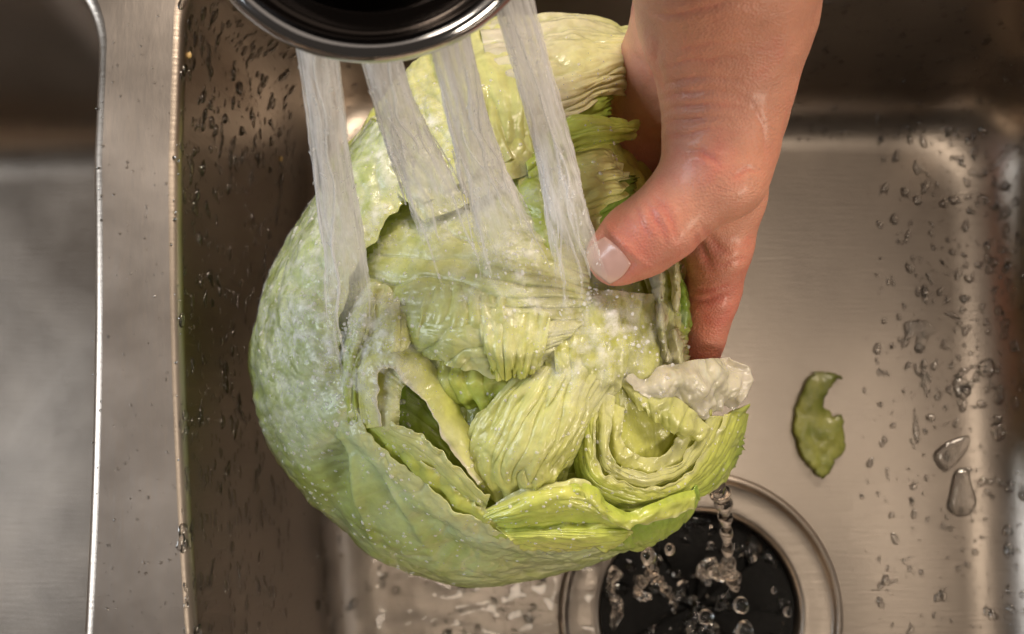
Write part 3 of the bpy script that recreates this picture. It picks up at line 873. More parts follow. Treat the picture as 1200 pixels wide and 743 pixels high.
HAND = [
    (chain((905, -420, 275, 27), (870, -170, 252, 23), (853, -60, 238, 20.5), (850, 10, 226, 19.5)), 6),
    (chain((858, 20, 224, 17), (851, 100, 218, 14.6), (844, 165, 214, 12.9), (838, 200, 213, 11.8), (806, 232, 211, 9.3), (777, 262, 210, 8.7), (748, 282, 207, 8.6), (724, 299, 204.5, 7.4)), 5),
    (chain((880, 20, 212, 15), (868, 130, 200, 11.0), (849, 232, 188, 9.6)), 6),
    (chain((850, 232, 188, 9.8), (843, 285, 182, 8.6), (835, 345, 172, 7.2), (813, 430, 158, 6.4), (786, 500, 146, 5.8)), 3),
    (chain((850, 15, 200, 15), (835, 220, 166, 9.6)), 6),
    (chain((835, 220, 166, 9.6), (815, 345, 146, 7.4), (765, 420, 130, 6.8), (715, 465, 118, 5.9)), 3),
    (chain((825, 10, 192, 14), (815, 205, 148, 9.2)), 6),
    (chain((815, 205, 148, 9.2), (792, 325, 124, 7.0), (742, 395, 106, 6.4), (690, 430, 98, 5.6)), 3),
    (chain((800, 15, 190, 13), (785, 100, 162, 13.2), (785, 190, 130, 8.4)), 4),
    (chain((800, 30, 180, 12), (772, 95, 162, 13), (752, 165, 148, 12.5), (770, 250, 132, 9)), 5),
    (chain((788, 190, 132, 8.4), (765, 285, 106, 6.3), (722, 340, 90, 5.7), (680, 372, 84, 5.0)), 3),
    # flexor crease pad and web between thumb and index
    (chain((845, 215, 200, 7), (825, 250, 194, 4.5)), 6),
]


def build_hand(vs=0.00115):
    allp = np.array([p for c, k in HAND for p, r in c])
    allr = np.array([r for c, k in HAND for p, r in c])
    lo = (allp - allr[:, None]).min(0) - 0.006
    hi = (allp + allr[:, None]).max(0) + 0.006
    n = np.ceil((hi - lo) / vs).astype(int) + 1
    D = np.full(n, 0.02)
    ax = [lo[i] + vs * np.arange(n[i]) for i in range(3)]
    for c, k in HAND:
        k *= mm
        d_chain = None
        cp = np.array([p for p, r in c])
        cr = np.array([r for p, r in c])
        a0 = np.maximum(((cp - cr[:, None]).min(0) - 0.018 - lo) / vs, 0).astype(int)
        a1 = np.minimum(((cp + cr[:, None]).max(0) + 0.018 - lo) / vs + 1, n).astype(int)
        sl = tuple(slice(a0[i], a1[i]) for i in range(3))
        X, Y, Z = np.meshgrid(*[ax[i][sl[i]] for i in range(3)], indexing='ij')
        Pp = np.stack([X, Y, Z], -1)
        for i in range(len(c) - 1):
            d = seg_d(Pp, c[i][0], c[i + 1][0], c[i][1], c[i + 1][1])
            if d_chain is None:
                d_chain = d
            else:
                kk = 0.0025
                h = np.clip(0.5 + 0.5 * (d_chain - d) / kk, 0, 1)
                d_chain = d_chain * (1 - h) + d * h - kk * h * (1 - h)
        h = np.clip(0.5 + 0.5 * (D[sl] - d_chain) / k, 0, 1)
        D[sl] = D[sl] * (1 - h) + d_chain * h - k * h * (1 - h)
    # surface nets
    S = D < 0
    c8 = np.stack([S[dx:n[0] - 1 + dx, dy:n[1] - 1 + dy, dz:n[2] - 1 + dz] for dx in (0, 1) for dy in (0, 1) for dz in (0, 1)])
    cnt = c8.sum(0)
    act = (cnt > 0) & (cnt < 8)
    idx = -np.ones(act.shape, int)
    cells = np.argwhere(act)
    idx[act] = np.arange(len(cells))
    acc = np.zeros((len(cells), 3))
    num = np.zeros(len(cells))
    for axis in range(3):
        for o1 in (0, 1):
            for o2 in (0, 1):
                off0 = np.zeros(3, int)
                oth = [a for a in range(3) if a != axis]
                off0[oth[0]], off0[oth[1]] = o1, o2
                off1 = off0.copy()
                off1[axis] = 1
                A = cells + off0
                B = cells + off1
                da = D[A[:, 0], A[:, 1], A[:, 2]]
                db = D[B[:, 0], B[:, 1], B[:, 2]]
                cr_ = (da < 0) != (db < 0)
                t = np.where(cr_, da / np.where(cr_, da - db, 1), 0)
                p = off0 + t[:, None] * (off1 - off0)
                acc += np.where(cr_[:, None], p, 0)
                num += cr_
    V = (cells + acc / num[:, None]) * vs + lo
    quads = []
    for axis in range(3):
        b, c_ = [(1, 2), (2, 0), (0, 1)][axis]
        sl0 = [slice(None)] * 3
        sl1 = [slice(None)] * 3
        sl0[axis] = slice(0, n[axis] - 1)
        sl1[axis] = slice(1, n[axis])
        s0, s1 = S[tuple(sl0)], S[tuple(sl1)]
        for flip, m_ in ((False, s0 & ~s1), (True, ~s0 & s1)):
            e = np.argwhere(m_)
            e = e[(e[:, b] > 0) & (e[:, c_] > 0)]
            q = []
            for ob, oc in ((-1, -1), (0, -1), (0, 0), (-1, 0)):
                k2 = e.copy()
                k2[:, b] += ob
                k2[:, c_] += oc
                q.append(idx[k2[:, 0], k2[:, 1], k2[:, 2]])
            q = np.stack(q, -1)
            if flip:
                q = q[:, ::-1]
            quads.append(q)
    return V, np.concatenate(quads)


def laplace(V, Q, it, lam=0.5):
    e = np.concatenate([Q[:, [0, 1]], Q[:, [1, 2]], Q[:, [2, 3]], Q[:, [3, 0]]])
    e = np.concatenate([e, e[:, ::-1]])
    cnt = np.bincount(e[:, 0], minlength=len(V))[:, None]
    for _ in range(it):
        s = np.stack([np.bincount(e[:, 0], weights=V[e[:, 1], k], minlength=len(V)) for k in range(3)], -1)
        V = V + lam * (s / cnt - V)
    return V


def subdiv(V, Q):
    e = np.sort(np.concatenate([Q[:, [0, 1]], Q[:, [1, 2]], Q[:, [2, 3]], Q[:, [3, 0]]]), axis=1)
    ue, inv = np.unique(e[:, 0] * len(V) + e[:, 1], return_inverse=True)
    ev = np.stack([ue // len(V), ue % len(V)], -1)
    m_ = V[ev].mean(1)
    fcn = V[Q].mean(1)
    nV, nE, nQ = len(V), len(m_), len(Q)
    i0, i1, i2, i3 = [inv[k * nQ:(k + 1) * nQ] + nV for k in range(4)]
    f = np.arange(nQ) + nV + nE
    NQ = np.concatenate([np.stack([Q[:, 0], i0, f, i3], -1), np.stack([Q[:, 1], i1, f, i0], -1),
                         np.stack([Q[:, 2], i2, f, i1], -1), np.stack([Q[:, 3], i3, f, i2], -1)])
    return np.concatenate([V, m_, fcn]), NQ


def vnormals(V, Q):
    fn = np.cross(V[Q[:, 2]] - V[Q[:, 0]], V[Q[:, 3]] - V[Q[:, 1]])
    N = np.zeros_like(V)
    for k in range(4):
        for a in range(3):
            N[:, a] += np.bincount(Q[:, k], weights=fn[:, a], minlength=len(V))
    return N / (np.linalg.norm(N, axis=1)[:, None] + 1e-15)


HV, HQ = build_hand()
HV = laplace(HV, HQ, 3)
HV, HQ = subdiv(HV, HQ)
HV = laplace(HV, HQ, 3)
HN = vnormals(HV, HQ)
if np.mean((HN * (HV - HV.mean(0))).sum(1)) < 0:
    HN = -HN
    HQ = HQ[:, ::-1]
hpx = to_px(HV)
vdir_ = np.array([0, 0, H]) - HV
vdir_ /= np.linalg.norm(vdir_, axis=1)[:, None]
facing = np.clip((HN * vdir_).sum(1), 0, 1)


def poly_dist(p, pl):
    best = np.full(len(p), 1e9)
    par = np.zeros(len(p))
    pl = np.array(pl, float)
    for i in range(len(pl) - 1):
        a, b = pl[i], pl[i + 1]
        ab = b - a
        t = np.clip(((p - a) @ ab) / (ab @ ab), 0, 1)
        d = np.linalg.norm(p - (a + t[:, None] * ab), axis=1)
        c = d < best
        best = np.where(c, d, best)
        par = np.where(c, (i + t) / (len(pl) - 1), par)
    return best, par


CREASES = [
    # skin folds across the base of the thumb
    ([(772, 105), (800, 92), (835, 88), (870, 94)], 0.32, 3.0), ([(768, 122), (798, 108), (836, 104), (874, 112)], 0.34, 3.2),
    ([(766, 140), (795, 124), (830, 119), (866, 126)], 0.30, 3.0), ([(766, 156), (792, 141), (826, 135), (858, 141)], 0.34, 3.2),
    ([(768, 172), (795, 158), (826, 151), (850, 154)], 0.26, 3.0), ([(780, 78), (806, 70), (846, 66), (880, 72)], 0.22, 3.0),
    ([(800, 178), (818, 176), (832, 184), (842, 190)], 0.5, 3.5), ([(790, 60), (830, 50), (880, 52)], 0.18, 3.2),
    ([(880, 120), (896, 150), (900, 185)], 0.25, 3.5), ([(860, 205), (880, 195), (896, 200)], 0.25, 3.0),
    # joint of the thumb
    ([(752, 232), (764, 246), (772, 264), (780, 284)], 0.40, 4.0), ([(760, 226), (776, 244), (786, 262), (791, 280)], 0.36, 3.5), ([(744, 240), (752, 256), (758, 274)], 0.24, 3.0),
    # crease between thumb and palm
    ([(772, 45), (768, 75), (772, 100)], 0.7, 5.0), ([(735, 60), (752, 75), (765, 100)], 0.5, 4.5),
    # index finger
    ([(808, 352), (830, 354), (852, 346)], 0.55, 4.0), ([(812, 343), (834, 338), (854, 333)], 0.3, 3.0), ([(815, 270), (826, 300), (838, 318)], 0.45, 4.0),
    ([(822, 262), (840, 285), (856, 300)], 0.3, 3.5), ([(826, 300), (848, 310), (872, 306)], 0.3, 3.5),
    # wrist lines
    ([(745, 8), (790, 18), (840, 10), (880, 4)], 0.35, 3.5),
]
dd = np.zeros(len(HV))
redness = np.zeros(len(HV))
hp2 = hpx + 5 * np.stack([fbm(HV / 0.012, 2), fbm(HV / 0.012 + 50, 2)], -1)
for pl, dep, w in CREASES:
    d, t = poly_dist(hp2, pl)
    g = np.exp(-(d / w) ** 2) * np.sin(np.pi * np.clip(t, 0.03, 0.97)) ** 0.5
    dd -= 0.95 * dep * g
    dd += dep * 0.45 * np.exp(-((d - 2.4 * w) / (1.5 * w)) ** 2) * np.sin(np.pi * t) ** 0.5
    redness += 0.6 * g
dd *= facing ** 0.3
dd += 0.35 * fbm(HV / 0.013, 2) + 0.05 * fbm(HV / 0.003, 2)
# nail bed
nc, nax = np.array([711.0, 306.0]), np.array([-0.72, 0.69])
nail_n = np.array([0.69, 0.72])
lx = (hpx - nc) @ nax
ly = (hpx - nc) @ nail_n
q = np.maximum(np.abs(lx) / 23, np.abs(ly) / 27)
dd += facing * (0.55 * np.exp(-((q - 1.25) / 0.22) ** 2) - 0.5 * sstep(1.12, 0.85, q))
HV = HV + HN * (dd * mm)[:, None]
SK = np.array((0.63, 0.285, 0.19))
RED = np.array((0.60, 0.175, 0.125))
PINK = np.array((0.62, 0.29, 0.22))
tipd = np.linalg.norm(hpx - np.array([725, 300]), axis=1)
rm = 0.75 * sstep(85, 20, tipd)
rm = np.maximum(rm, 0.8 * sstep(230, 380, hpx[:, 1]))
pm = sstep(800, 760, hpx[:, 0] + 0.2 * hpx[:, 1]) * sstep(200, 120, hpx[:, 1])
knuck = np.exp(-(np.linalg.norm(hpx - np.array([838, 190]), axis=1) / 32) ** 2) + np.exp(-(np.linalg.norm(hpx - np.array([778, 258]), axis=1) / 26) ** 2)
rm = np.clip(rm + 0.5 * knuck + redness * 0.6 + 0.34 * fbm(HV / 0.012 + 9, 3) + 0.22 * fbm(HV / 0.003 + 3, 2), 0, 1)[:, None]
hc = SK * (1 - rm) + RED * rm
hc = hc * (1 - 0.6 * pm[:, None]) + PINK * 0.6 * pm[:, None]
hand_root = mesh_from('hand', HV, HQ, M_SKIN, None, cols=np.clip(hc, 0, 1))
tag(hand_root, 'bare left hand reaching in from above, thumb pressing the lettuce, fingers curled beneath', 'hand')

# thumbnail: a curved plate in its bed
HB = BVHTree.FromPolygons([Vector(v) for v in HV.tolist()], HQ.tolist())
cam_v = Vector((0, 0, H))
nv_, nu_ = 15, 19
top = []
for j in range(nv_):
    for i in range(nu_):
        s, t = 2 * i / (nu_ - 1) - 1, 2 * j / (nv_ - 1) - 1
        r = max(abs(s), abs(t))
        l = math.hypot(s, t)
        k = r / l if l > 1e-6 else 1
        k = 0.55 + 0.45 * k if l > 1e-6 else 1
        a, b = t * 20 * k - 1, s * 25.5 * k
        pxy = nc + nax * a + nail_n * b
        d = Vector(P(pxy[0], pxy[1], 0.2)) - cam_v
        d.normalize()
        loc, nrm, _, _ = HB.ray_cast(cam_v, d)
        if loc is None:
            loc, nrm, _, _ = HB.find_nearest(Vector(P(pxy[0], pxy[1], 0.205)))
        top.append((loc, nrm))
TV = np.array([list(l) for l, n_ in top])
Gr = TV.reshape(nv_, nu_, 3)
for _ in range(4):
    Gr[1:-1, 1:-1] = 0.5 * Gr[1:-1, 1:-1] + 0.125 * (Gr[:-2, 1:-1] + Gr[2:, 1:-1] + Gr[1:-1, :-2] + Gr[1:-1, 2:])
TN = np.array([list(n_) for l, n_ in top]).mean(0)
TN /= np.linalg.norm(TN)
rr = np.array([[1 - max(abs(2 * i / (nu_ - 1) - 1), abs(2 * j / (nv_ - 1) - 1)) for i in range(nu_)] for j in range(nv_)])
up = Gr + TN * ((0.15 + 0.45 * np.sqrt(rr)) * mm)[..., None]
dn = Gr - TN * 0.5 * mm
n_ = nv_ * nu_
Fc = grid_faces(nu_, nv_)
idx = np.arange(n_).reshape(nv_, nu_)
rim = np.concatenate([idx[0, :], idx[1:, -1], idx[-1, -2::-1], idx[-2:0:-1, 0]])
r2 = np.roll(rim, -1)
fs = np.concatenate([Fc, Fc[:, ::-1] + n_, np.stack([rim, r2, r2 + n_, rim + n_], -1)])
nail = mesh_from('thumbnail', np.concatenate([up.reshape(-1, 3), dn.reshape(-1, 3)]), fs, M_NAIL, None)
nail.parent = hand_root
bm = bmesh.new(); bm.from_mesh(nail.data); bmesh.ops.recalc_face_normals(bm, faces=bm.faces); bm.to_mesh(nail.data); bm.free()

# ------------------------------------------------------------------ tap head
FZ = 0.272
fc = P(436, -136, FZ)
tap = empty('spray_tap_head', fc)
tag(tap, 'round chrome spray head of the kitchen tap hanging over the lettuce', 'tap')
Rf = 227 / F * (H - FZ)


def lathe_tilt(profile, name, mat):
    V, Fc = lathe([(r * Rf, z * mm) for r, z in profile], np.zeros(3), 128)
    rot = np.array(Matrix.Rotation(math.radians(3), 3, 'X'))
    V = V @ rot.T + fc
    return mesh_from(name, V, Fc, mat, tap)


lathe_tilt([(0.80, -1.0), (0.95, -1.4), (0.985, -0.6), (1.0, 1.2), (0.995, 2.6), (0.975, 3.8), (0.94, 4.4), (0.905, 4.2), (0.885, 3.2), (0.88, 0.6)], 'rim_ring', M_CHROME)
lathe_tilt([(0.88, 0.5), (0.86, -0.2), (0.80, -0.2), (0.78, 0.8), (0.75, 0.9), (0.72, 2.0), (0.66, 5.0), (0.62, 10), (0.60, 18), (0.585, 36), (0.575, 60), (0.57, 96)], 'spray_body', M_TAP)
lathe_tilt([(0.80, -1.0), (0.5, -1.4), (0.01, -1.5)], 'spray_face', M_RUBBER)


# ------------------------------------------------------------------ water jets
def jet(path, w, seed, label, flat=0.45, n=150, m=36):
    pts = crm(np.array([PM(*p) for p in path]), n)
    ws = np.interp(np.linspace(0, 1, n), np.linspace(0, 1, len(w)), w) * mm
    tang = np.gradient(pts, axis=0)
    tang /= np.linalg.norm(tang, axis=1)[:, None]
    side = np.cross(tang, np.array([0, 0, 1.0]) + 0 * tang)
    side = np.array([1.0, 0.15, 0]) - tang * (tang @ np.array([1.0, 0.15, 0]))[:, None]
    side /= np.linalg.norm(side, axis=1)[:, None]
    oth = np.cross(tang, side)
    a = np.linspace(0, 2 * np.pi, m, endpoint=False)
    L = np.linspace(0, np.linalg.norm(np.diff(pts, axis=0), axis=1).sum(), n)
    A, LL = np.meshgrid(a, L)
    q = np.stack([np.cos(A) * 1.6, np.sin(A) * 1.6, LL / 0.018 + seed * 7], -1)
    t = np.linspace(0, 1, n)[:, None]
    rad = 1 + (0.04 + 0.09 * t) * fbm(q * np.array([1.5, 1.5, 1.0]), 3) + (0.02 + 0.06 * t) * noise(np.stack([np.cos(A) * 5, np.sin(A) * 5, LL / 0.003 + seed], -1))
    V = pts[:, None] + side[:, None] * (np.cos(A) * rad * ws[:, None] / 2)[..., None] + oth[:, None] * (np.sin(A) * rad * ws[:, None] / 2 * flat)[..., None]
    al = np.ones((n, m)) * (1 - 1.0 * sstep(0.55, 0.97, t))
    cols = np.stack([al, np.abs(A / np.pi - 1) + 0 * al, LL / 0.05 + seed + 0 * al], -1).reshape(-1, 3)
    VV, FF, CC, b = [V.reshape(-1, 3)], [grid_faces(m, n, True)], [cols], n * m
    jr = np.random.default_rng(seed + 70)
    for k in range(16):
        n2, m2 = 60, 7
        t0 = jr.uniform(0.0, 0.55)
        t1 = min(1.0, t0 + jr.uniform(0.25, 0.6))
        tt = np.linspace(t0, t1, n2)
        pi = np.stack([np.interp(tt, np.linspace(0, 1, n), pts[:, c]) for c in range(3)], -1)
        wi = np.interp(tt, np.linspace(0, 1, n), ws) / 2
        th = jr.uniform(0, 6.28) + 0.5 * noise(np.stack([tt * 5, 0 * tt + k, 0 * tt + seed], -1))
        ro = (0.82 + 0.30 * jr.uniform() + 0.22 * sstep(0.3, 1.0, tt) * jr.uniform())
        ctr = pi + side[0] * (np.cos(th) * ro * wi)[:, None] + oth[0] * (np.sin(th) * ro * wi * flat)[:, None]
        rs = jr.uniform(0.15, 0.38) * mm * np.sqrt(np.clip(np.minimum(tt - t0, t1 - tt) / 0.05, 0, 1)) * (1 + 0.5 * noise(np.stack([tt * 26, 0 * tt + k, 0 * tt], -1)))
        a2 = np.linspace(0, 2 * np.pi, m2, endpoint=False)
        Vs = ctr[:, None] + (side[0] * np.cos(a2)[:, None] + oth[0] * np.sin(a2)[:, None])[None] * rs[:, None, None]
        VV.append(Vs.reshape(-1, 3))
        FF.append(grid_faces(m2, n2, True) + b)
        CC.append(np.stack([np.full(n2 * m2, 0.8) * np.repeat(1 - 0.7 * sstep(0.7, 1, tt), m2), np.tile(a2, n2) * 0.05 + k * 0.1, np.repeat(tt * 1.5, m2) + k], -1))
        b += n2 * m2
    o = mesh_from('water_jet', np.concatenate(VV), np.concatenate(FF), M_JET, None, cols=np.concatenate(CC))
    return tag(o, label, 'water jet', 'jets of water falling from the tap head')


jet([(366, 15, 269.5), (382, 130, 246), (396, 230, 222), (408, 320, 206), (417, 425, 191)], [6.3, 6.6, 8.2, 10, 12], 1, 'leftmost white jet of water landing on the outer leaf')
jet([(436, 20, 269.5), (460, 110, 248), (480, 165, 228), (506, 225, 220), (548, 325, 206)], [6.5, 7.2, 9.5, 11.5, 14], 2, 'short white jet of water from the middle of the tap head, left of its twin')
jet([(518, 0, 269.5), (546, 130, 244), (566, 200, 222), (588, 260, 214), (612, 340, 206)], [7.4, 7.8, 10, 12.5, 15], 3, 'white jet of water hitting the middle of the head')
jet([(585, -50, 269.5), (622, 80, 244), (652, 190, 226), (669, 270, 217), (688, 365, 207)], [6.8, 7.0, 7.8, 9.5, 13], 4, 'rightmost jet of water falling beside the thumb')

# foamy film where the jets break on the leaves
IMPACT = [((412, 395), 95, 0.9), ((520, 245), 80, 0.6), ((600, 320), 85, 0.65), ((700, 375), 85, 0.9), ((470, 160), 75, 0.9), ((350, 375), 85, 0.75), ((340, 460), 80, 0.5), ((400, 260), 80, 0.85), ((355, 305), 75, 0.65), ((720, 405), 60, 0.5), ((625, 240), 50, 0.4)]
x0, y0 = P(290, 700, 0.15)[:2]
x1, y1 = P(820, 60, 0.15)[:2]
st = 0.0011
xs, ys = np.arange(x0, x1, st), np.arange(y0, y1, st)
hit = np.full((len(ys), len(xs), 3), np.nan)
for j, y in enumerate(ys):
    for i, x in enumerate(xs):
        loc, nrm, _, _ = LBVH.ray_cast(Vector((x, y, 0.3)), Vector((0, 0, -1)))
        if loc is not None:
            hit[j, i] = (loc.x, loc.y, loc.z + 0.0012)
pxg = to_px(np.nan_to_num(hit))
cov = np.zeros(hit.shape[:2])
for (cx, cy), r, s in IMPACT:
    q = (((pxg[..., 0] - cx) ** 2 + (pxg[..., 1] - cy) ** 2) / r ** 2)
    cov = np.maximum(cov, s * np.exp(-q * 1.3))
bump = fbm(np.nan_to_num(hit) / 0.0035, 3)
cov = np.clip(cov * (0.75 + 0.6 * bump), 0, 1)
hz = hit.copy()
hz[..., 2] += 0.0007 * bump * cov + 0.0004 * cov
ok = ~np.isnan(hit[..., 2]) & (cov > 0.06)
idm = -np.ones(ok.shape, int)
idm[ok] = np.arange(ok.sum())
q = np.stack([idm[:-1, :-1], idm[:-1, 1:], idm[1:, 1:], idm[1:, :-1]], -1).reshape(-1, 4)
zq = np.stack([hz[:-1, :-1, 2], hz[:-1, 1:, 2], hz[1:, 1:, 2], hz[1:, :-1, 2]], -1).reshape(-1, 4)
good = (q >= 0).all(1)
good &= np.nan_to_num(zq.max(1) - zq.min(1), nan=1) < 0.005
film = mesh_from('foamy_water_film', hz[ok], q[good], M_FOAM, None, cols=np.repeat(cov[ok][:, None], 3, 1))
tag(film, 'thin white foamy water spreading over the leaves under the jets', 'water', kind='stuff')


# ------------------------------------------------------------------ drops
def drop_mesh(seed, flat=0.42, nseg=12, nring=5, name='water_drop', irregular=0.18):
    r = np.random.default_rng(seed)
    ph = r.uniform(0, 6.28, 4)
    V = [(0, 0, flat)]
    for j in range(1, nring + 1):
        t = j / nring * math.pi / 2
        for i in range(nseg):
            a = 2 * math.pi * i / nseg
            k = 1 + irregular * (math.sin(2 * a + ph[0]) * 0.6 + math.sin(3 * a + ph[1]) * 0.5)
            V.append((math.sin(t) * math.cos(a) * k, math.sin(t) * math.sin(a) * k, math.cos(t) * flat - (0.06 if j == nring else 0)))
    Fs = [(0, 1 + i, 1 + (i + 1) % nseg) for i in range(nseg)]
    for j in range(nring - 1):
        b = 1 + j * nseg
        for i in range(nseg):
            k = (i + 1) % nseg
            Fs.append((b + i, b + nseg + i, b + nseg + k, b + k))
    b = 1 + (nring - 1) * nseg
    Fs.append(tuple(b + i for i in reversed(range(nseg))))
    return np.array(V), Fs


def joined(name, items, mat, label, cat, lowres=True):
    """items: (loc, normal, sx, sy, ang, seed); many small drops as one mass"""
    VV, FF, b = [], [], 0
    protos = [drop_mesh(s, 0.5, 8, 3) for s in range(6)]
    for loc, nrm, sx, sy, ang, seed in items:
        v, f = protos[seed % 6]
        M = frame(nrm, ang)
        VV.append((v * np.array([sx, sy, min(sx, sy)])) @ M.T + loc)
        FF.extend([tuple(i + b for i in q) for q in f])
        b += len(v)
    o = mesh_from(name, np.concatenate(VV), FF, mat, None)
    return tag(o, label, cat, kind='stuff')


def frame(nrm, ang):
    n = np.asarray(nrm, float)
    n = n / np.linalg.norm(n)
    t = np.array([0.0, 1.0, 0.0]) if abs(n[1]) < 0.9 else np.array([0.0, 0.0, 1.0])
    t = t - n * (t @ n)
    t /= np.linalg.norm(t)
    b = np.cross(n, t)           # b, t, n right-handed: x=b'
    c, s = math.cos(ang), math.sin(ang)
    X = -b * c + t * s
    Y = b * s + t * c
    X = np.cross(Y, n)
    return np.column_stack([X, Y, n])


def bvh_of(o):
    me = o.data
    off = o.matrix_parent_inverse.translation + (o.parent.location if o.parent else Vector())
    return BVHTree.FromPolygons([v.co + off for v in me.vertices], [tuple(p.vertices) for p in me.polygons])


SB = bvh_of(bowl_r)
DB = BVHTree.FromPolygons([Vector(v) for v in v_c.tolist()], f_c)


def sink_hit(px, py, bv=None):
    d = Vector(P(px, py, 0.0)) - cam_v
    d.normalize()
    loc, nrm, _, _ = (bv or SB).ray_cast(cam_v, d)
    if loc is None:
        return None
    if nrm.dot(d) > 0:
        nrm = -nrm
    return np.array(loc), np.array(nrm)


def scatter(n, region, smin, smax, elong=(1, 1), ang=(0, 6.28), pw=2.5):
    out = []
    tries = 0
    while len(out) < n and tries < n * 30:
        tries += 1
        px_, py_ = rng.uniform(region[0], region[2]), rng.uniform(region[1], region[3])
        if region[4] is not None and rng.uniform() > region[4](px_, py_):
            continue
        h = sink_hit(px_, py_)
        if h is None:
            continue
        s = smin + (smax - smin) * rng.uniform() ** pw
        e = rng.uniform(*elong)
        out.append((h[0], h[1], s * mm / math.sqrt(e), s * mm * math.sqrt(e), rng.uniform(*ang), int(rng.integers(0, 1000))))
    return out


left_wall = scatter(900, (212, 0, 345, 743, None), 0.55, 1.9, (1.3, 2.6), (-0.5, 0.3), 2.0)
left_up = scatter(190, (225, 0, 420, 230, None), 0.5, 1.9, (1.0, 2.0), (-0.5, 0.3), 2.4)
right_side = scatter(620, (1010, 150, 1200, 743, lambda x, y: min(1, max(0.06, (x - 1020 + 0.10 * (y - 200)) / 90)) * (1 if y < 480 else 0.35)), 0.5, 2.3, (1.0, 1.8), (-0.6, 0.6), 2.6)
back_wall = scatter(280, (930, 0, 1200, 165, None), 0.4, 1.7, (1.0, 1.5), (-0.5, 0.5), 2.4)
floor_low = scatter(220, (345, 600, 690, 743, None), 0.35, 2.2, (1, 1.8), (0, 6.28), 3.0)
floor_r = scatter(60, (960, 560, 1200, 743, None), 0.25, 0.9, (1, 1.5), (0, 6.28), 2.5)
div_d = []
for _ in range(170):
    h = None
    px_, py_ = rng.uniform(108, 212), rng.uniform(0, 743)
    p = P(px_, py_, ZR)
    s = 0.2 + 0.35 * rng.uniform() ** 2
    div_d.append((p, np.array([0, 0, 1.0]), s * mm, s * mm, rng.uniform(0, 6), int(rng.integers(0, 1000))))

PROTO = []
for s in range(8):
    v, f = drop_mesh(100 + s, 0.42 + 0.02 * s, 16, 6)
    me = bpy.data.meshes.new('water_drop')
    me.from_pydata(v.tolist(), [], f)
    me.polygons.foreach_set('use_smooth', [True] * len(me.polygons))
    me.materials.append(M_DROP)
    PROTO.append(me)


def single(item, label, group):
    loc, nrm, sx, sy, ang, seed = item
    o = bpy.data.objects.new('water_drop', PROTO[seed % 8])
    COL.objects.link(o)
    M = frame(nrm, ang)
    mat = Matrix(np.array(M).tolist()).to_4x4()
    o.matrix_world = Matrix.Translation(Vector(loc)) @ mat @ Matrix.Diagonal((sx, sy, min(sx, sy) * 1.1, 1))
    return tag(o, label, 'water drop', group)


pools = [(left_wall + left_up, 'small stretched water drop on the dark left wall of the bowl beside the divider', 'water drops on the left bowl wall', 110),
         (right_side, 'clear water drop beaded on the right side of the bowl beyond the hand', 'water drops on the right of the bowl', 95),
         (back_wall, 'tiny water drop on the dark back wall of the bowl above the bright curve', 'water drops on the back bowl wall', 45),
         (floor_low, 'clear water drop on the wet bowl floor below the lettuce', 'water drops on the wet floor', 35),
         (floor_r, 'tiny water drop on the dry floor right of the drain', 'water drops right of the drain', 10)]
rest = list(div_d)
for items, label, group, k in pools:
    items.sort(key=lambda t: -t[2] * t[3])
    for it in items[:k]:
        single(it, label, group)
    rest += items[k:]
joined('water_beads', rest, M_DROP, 'fine mist of tiny water beads all over the steel', 'water beads')

# sparkling beads on the leaves
lb = []
dens = [(310, 220, 480, 680, 1300, 0.16, 0.62), (420, 80, 720, 440, 800, 0.16, 0.45), (420, 430, 870, 680, 900, 0.16, 0.48), (600, 15, 750, 240, 160, 0.18, 0.5), (430, 560, 720, 690, 160, 0.18, 0.5), (290, 330, 400, 620, 500, 0.18, 0.6)]
for ax0, ay0, ax1, ay1, n, s0, s1 in dens:
    for _ in range(n):
        px_, py_ = rng.uniform(ax0, ax1), rng.uniform(ay0, ay1)
        d = Vector(P(px_, py_, 0.0)) - cam_v
        d.normalize()
        loc, nrm, _, _ = LBVH.ray_cast(cam_v, d)
        if loc is None:
            continue
        if nrm.dot(d) > 0: nrm = -nrm
        if noise(np.array([loc[:]]) / 0.009)[0] + 0.25 * rng.normal() < -0.02:
            continue
        s = s0 + (s1 * 1.25 - s0) * rng.uniform() ** 3
        lb.append((np.array(loc), np.array(nrm), s * mm, s * mm, 0.0, int(rng.integers(0, 1000))))
# bubbles carried on the outside of the jets
for jo in [o for o in bpy.data.objects if o.name.startswith('water_jet')]:
    vs = jo.data.vertices
    for _ in range(330):
        k = int(len(vs) * rng.uniform(0.05, 0.98))
        v = vs[k]
        if v.normal.z < -0.3:
            continue
        sz = (0.14 + 0.30 * rng.uniform() ** 3) * mm
        lb.append((np.array(v.co), np.array(v.normal), sz, sz * rng.uniform(1.0, 2.2), rng.uniform(-0.3, 0.3), int(rng.integers(0, 1000))))
# droplets thrown up where the jets land
for (cx, cy), r_, n_d in (((412, 385), 60, 130), ((515, 235), 50, 90), ((605, 310), 65, 100), ((692, 350), 55, 80), ((745, 405), 60, 70)):
    for _ in range(n_d):
        a_, q_ = rng.uniform(0, 6.28), r_ * abs(rng.normal()) * 0.8
        loc = LBVH.ray_cast(Vector(P(cx + q_ * math.cos(a_), cy + q_ * math.sin(a_), 0.19)) + Vector((0, 0, 0.1)), Vector((0, 0, -1)))[0]
        if loc is None:
            continue
        sz = (0.14 + 0.42 * rng.uniform() ** 3) * mm
        lb.append((np.array(loc) + np.array([0, 0, 7 * mm * rng.uniform() ** 2]), np.array([0, 0, 1.0]), sz, sz, 0.0, int(rng.integers(0, 1000))))
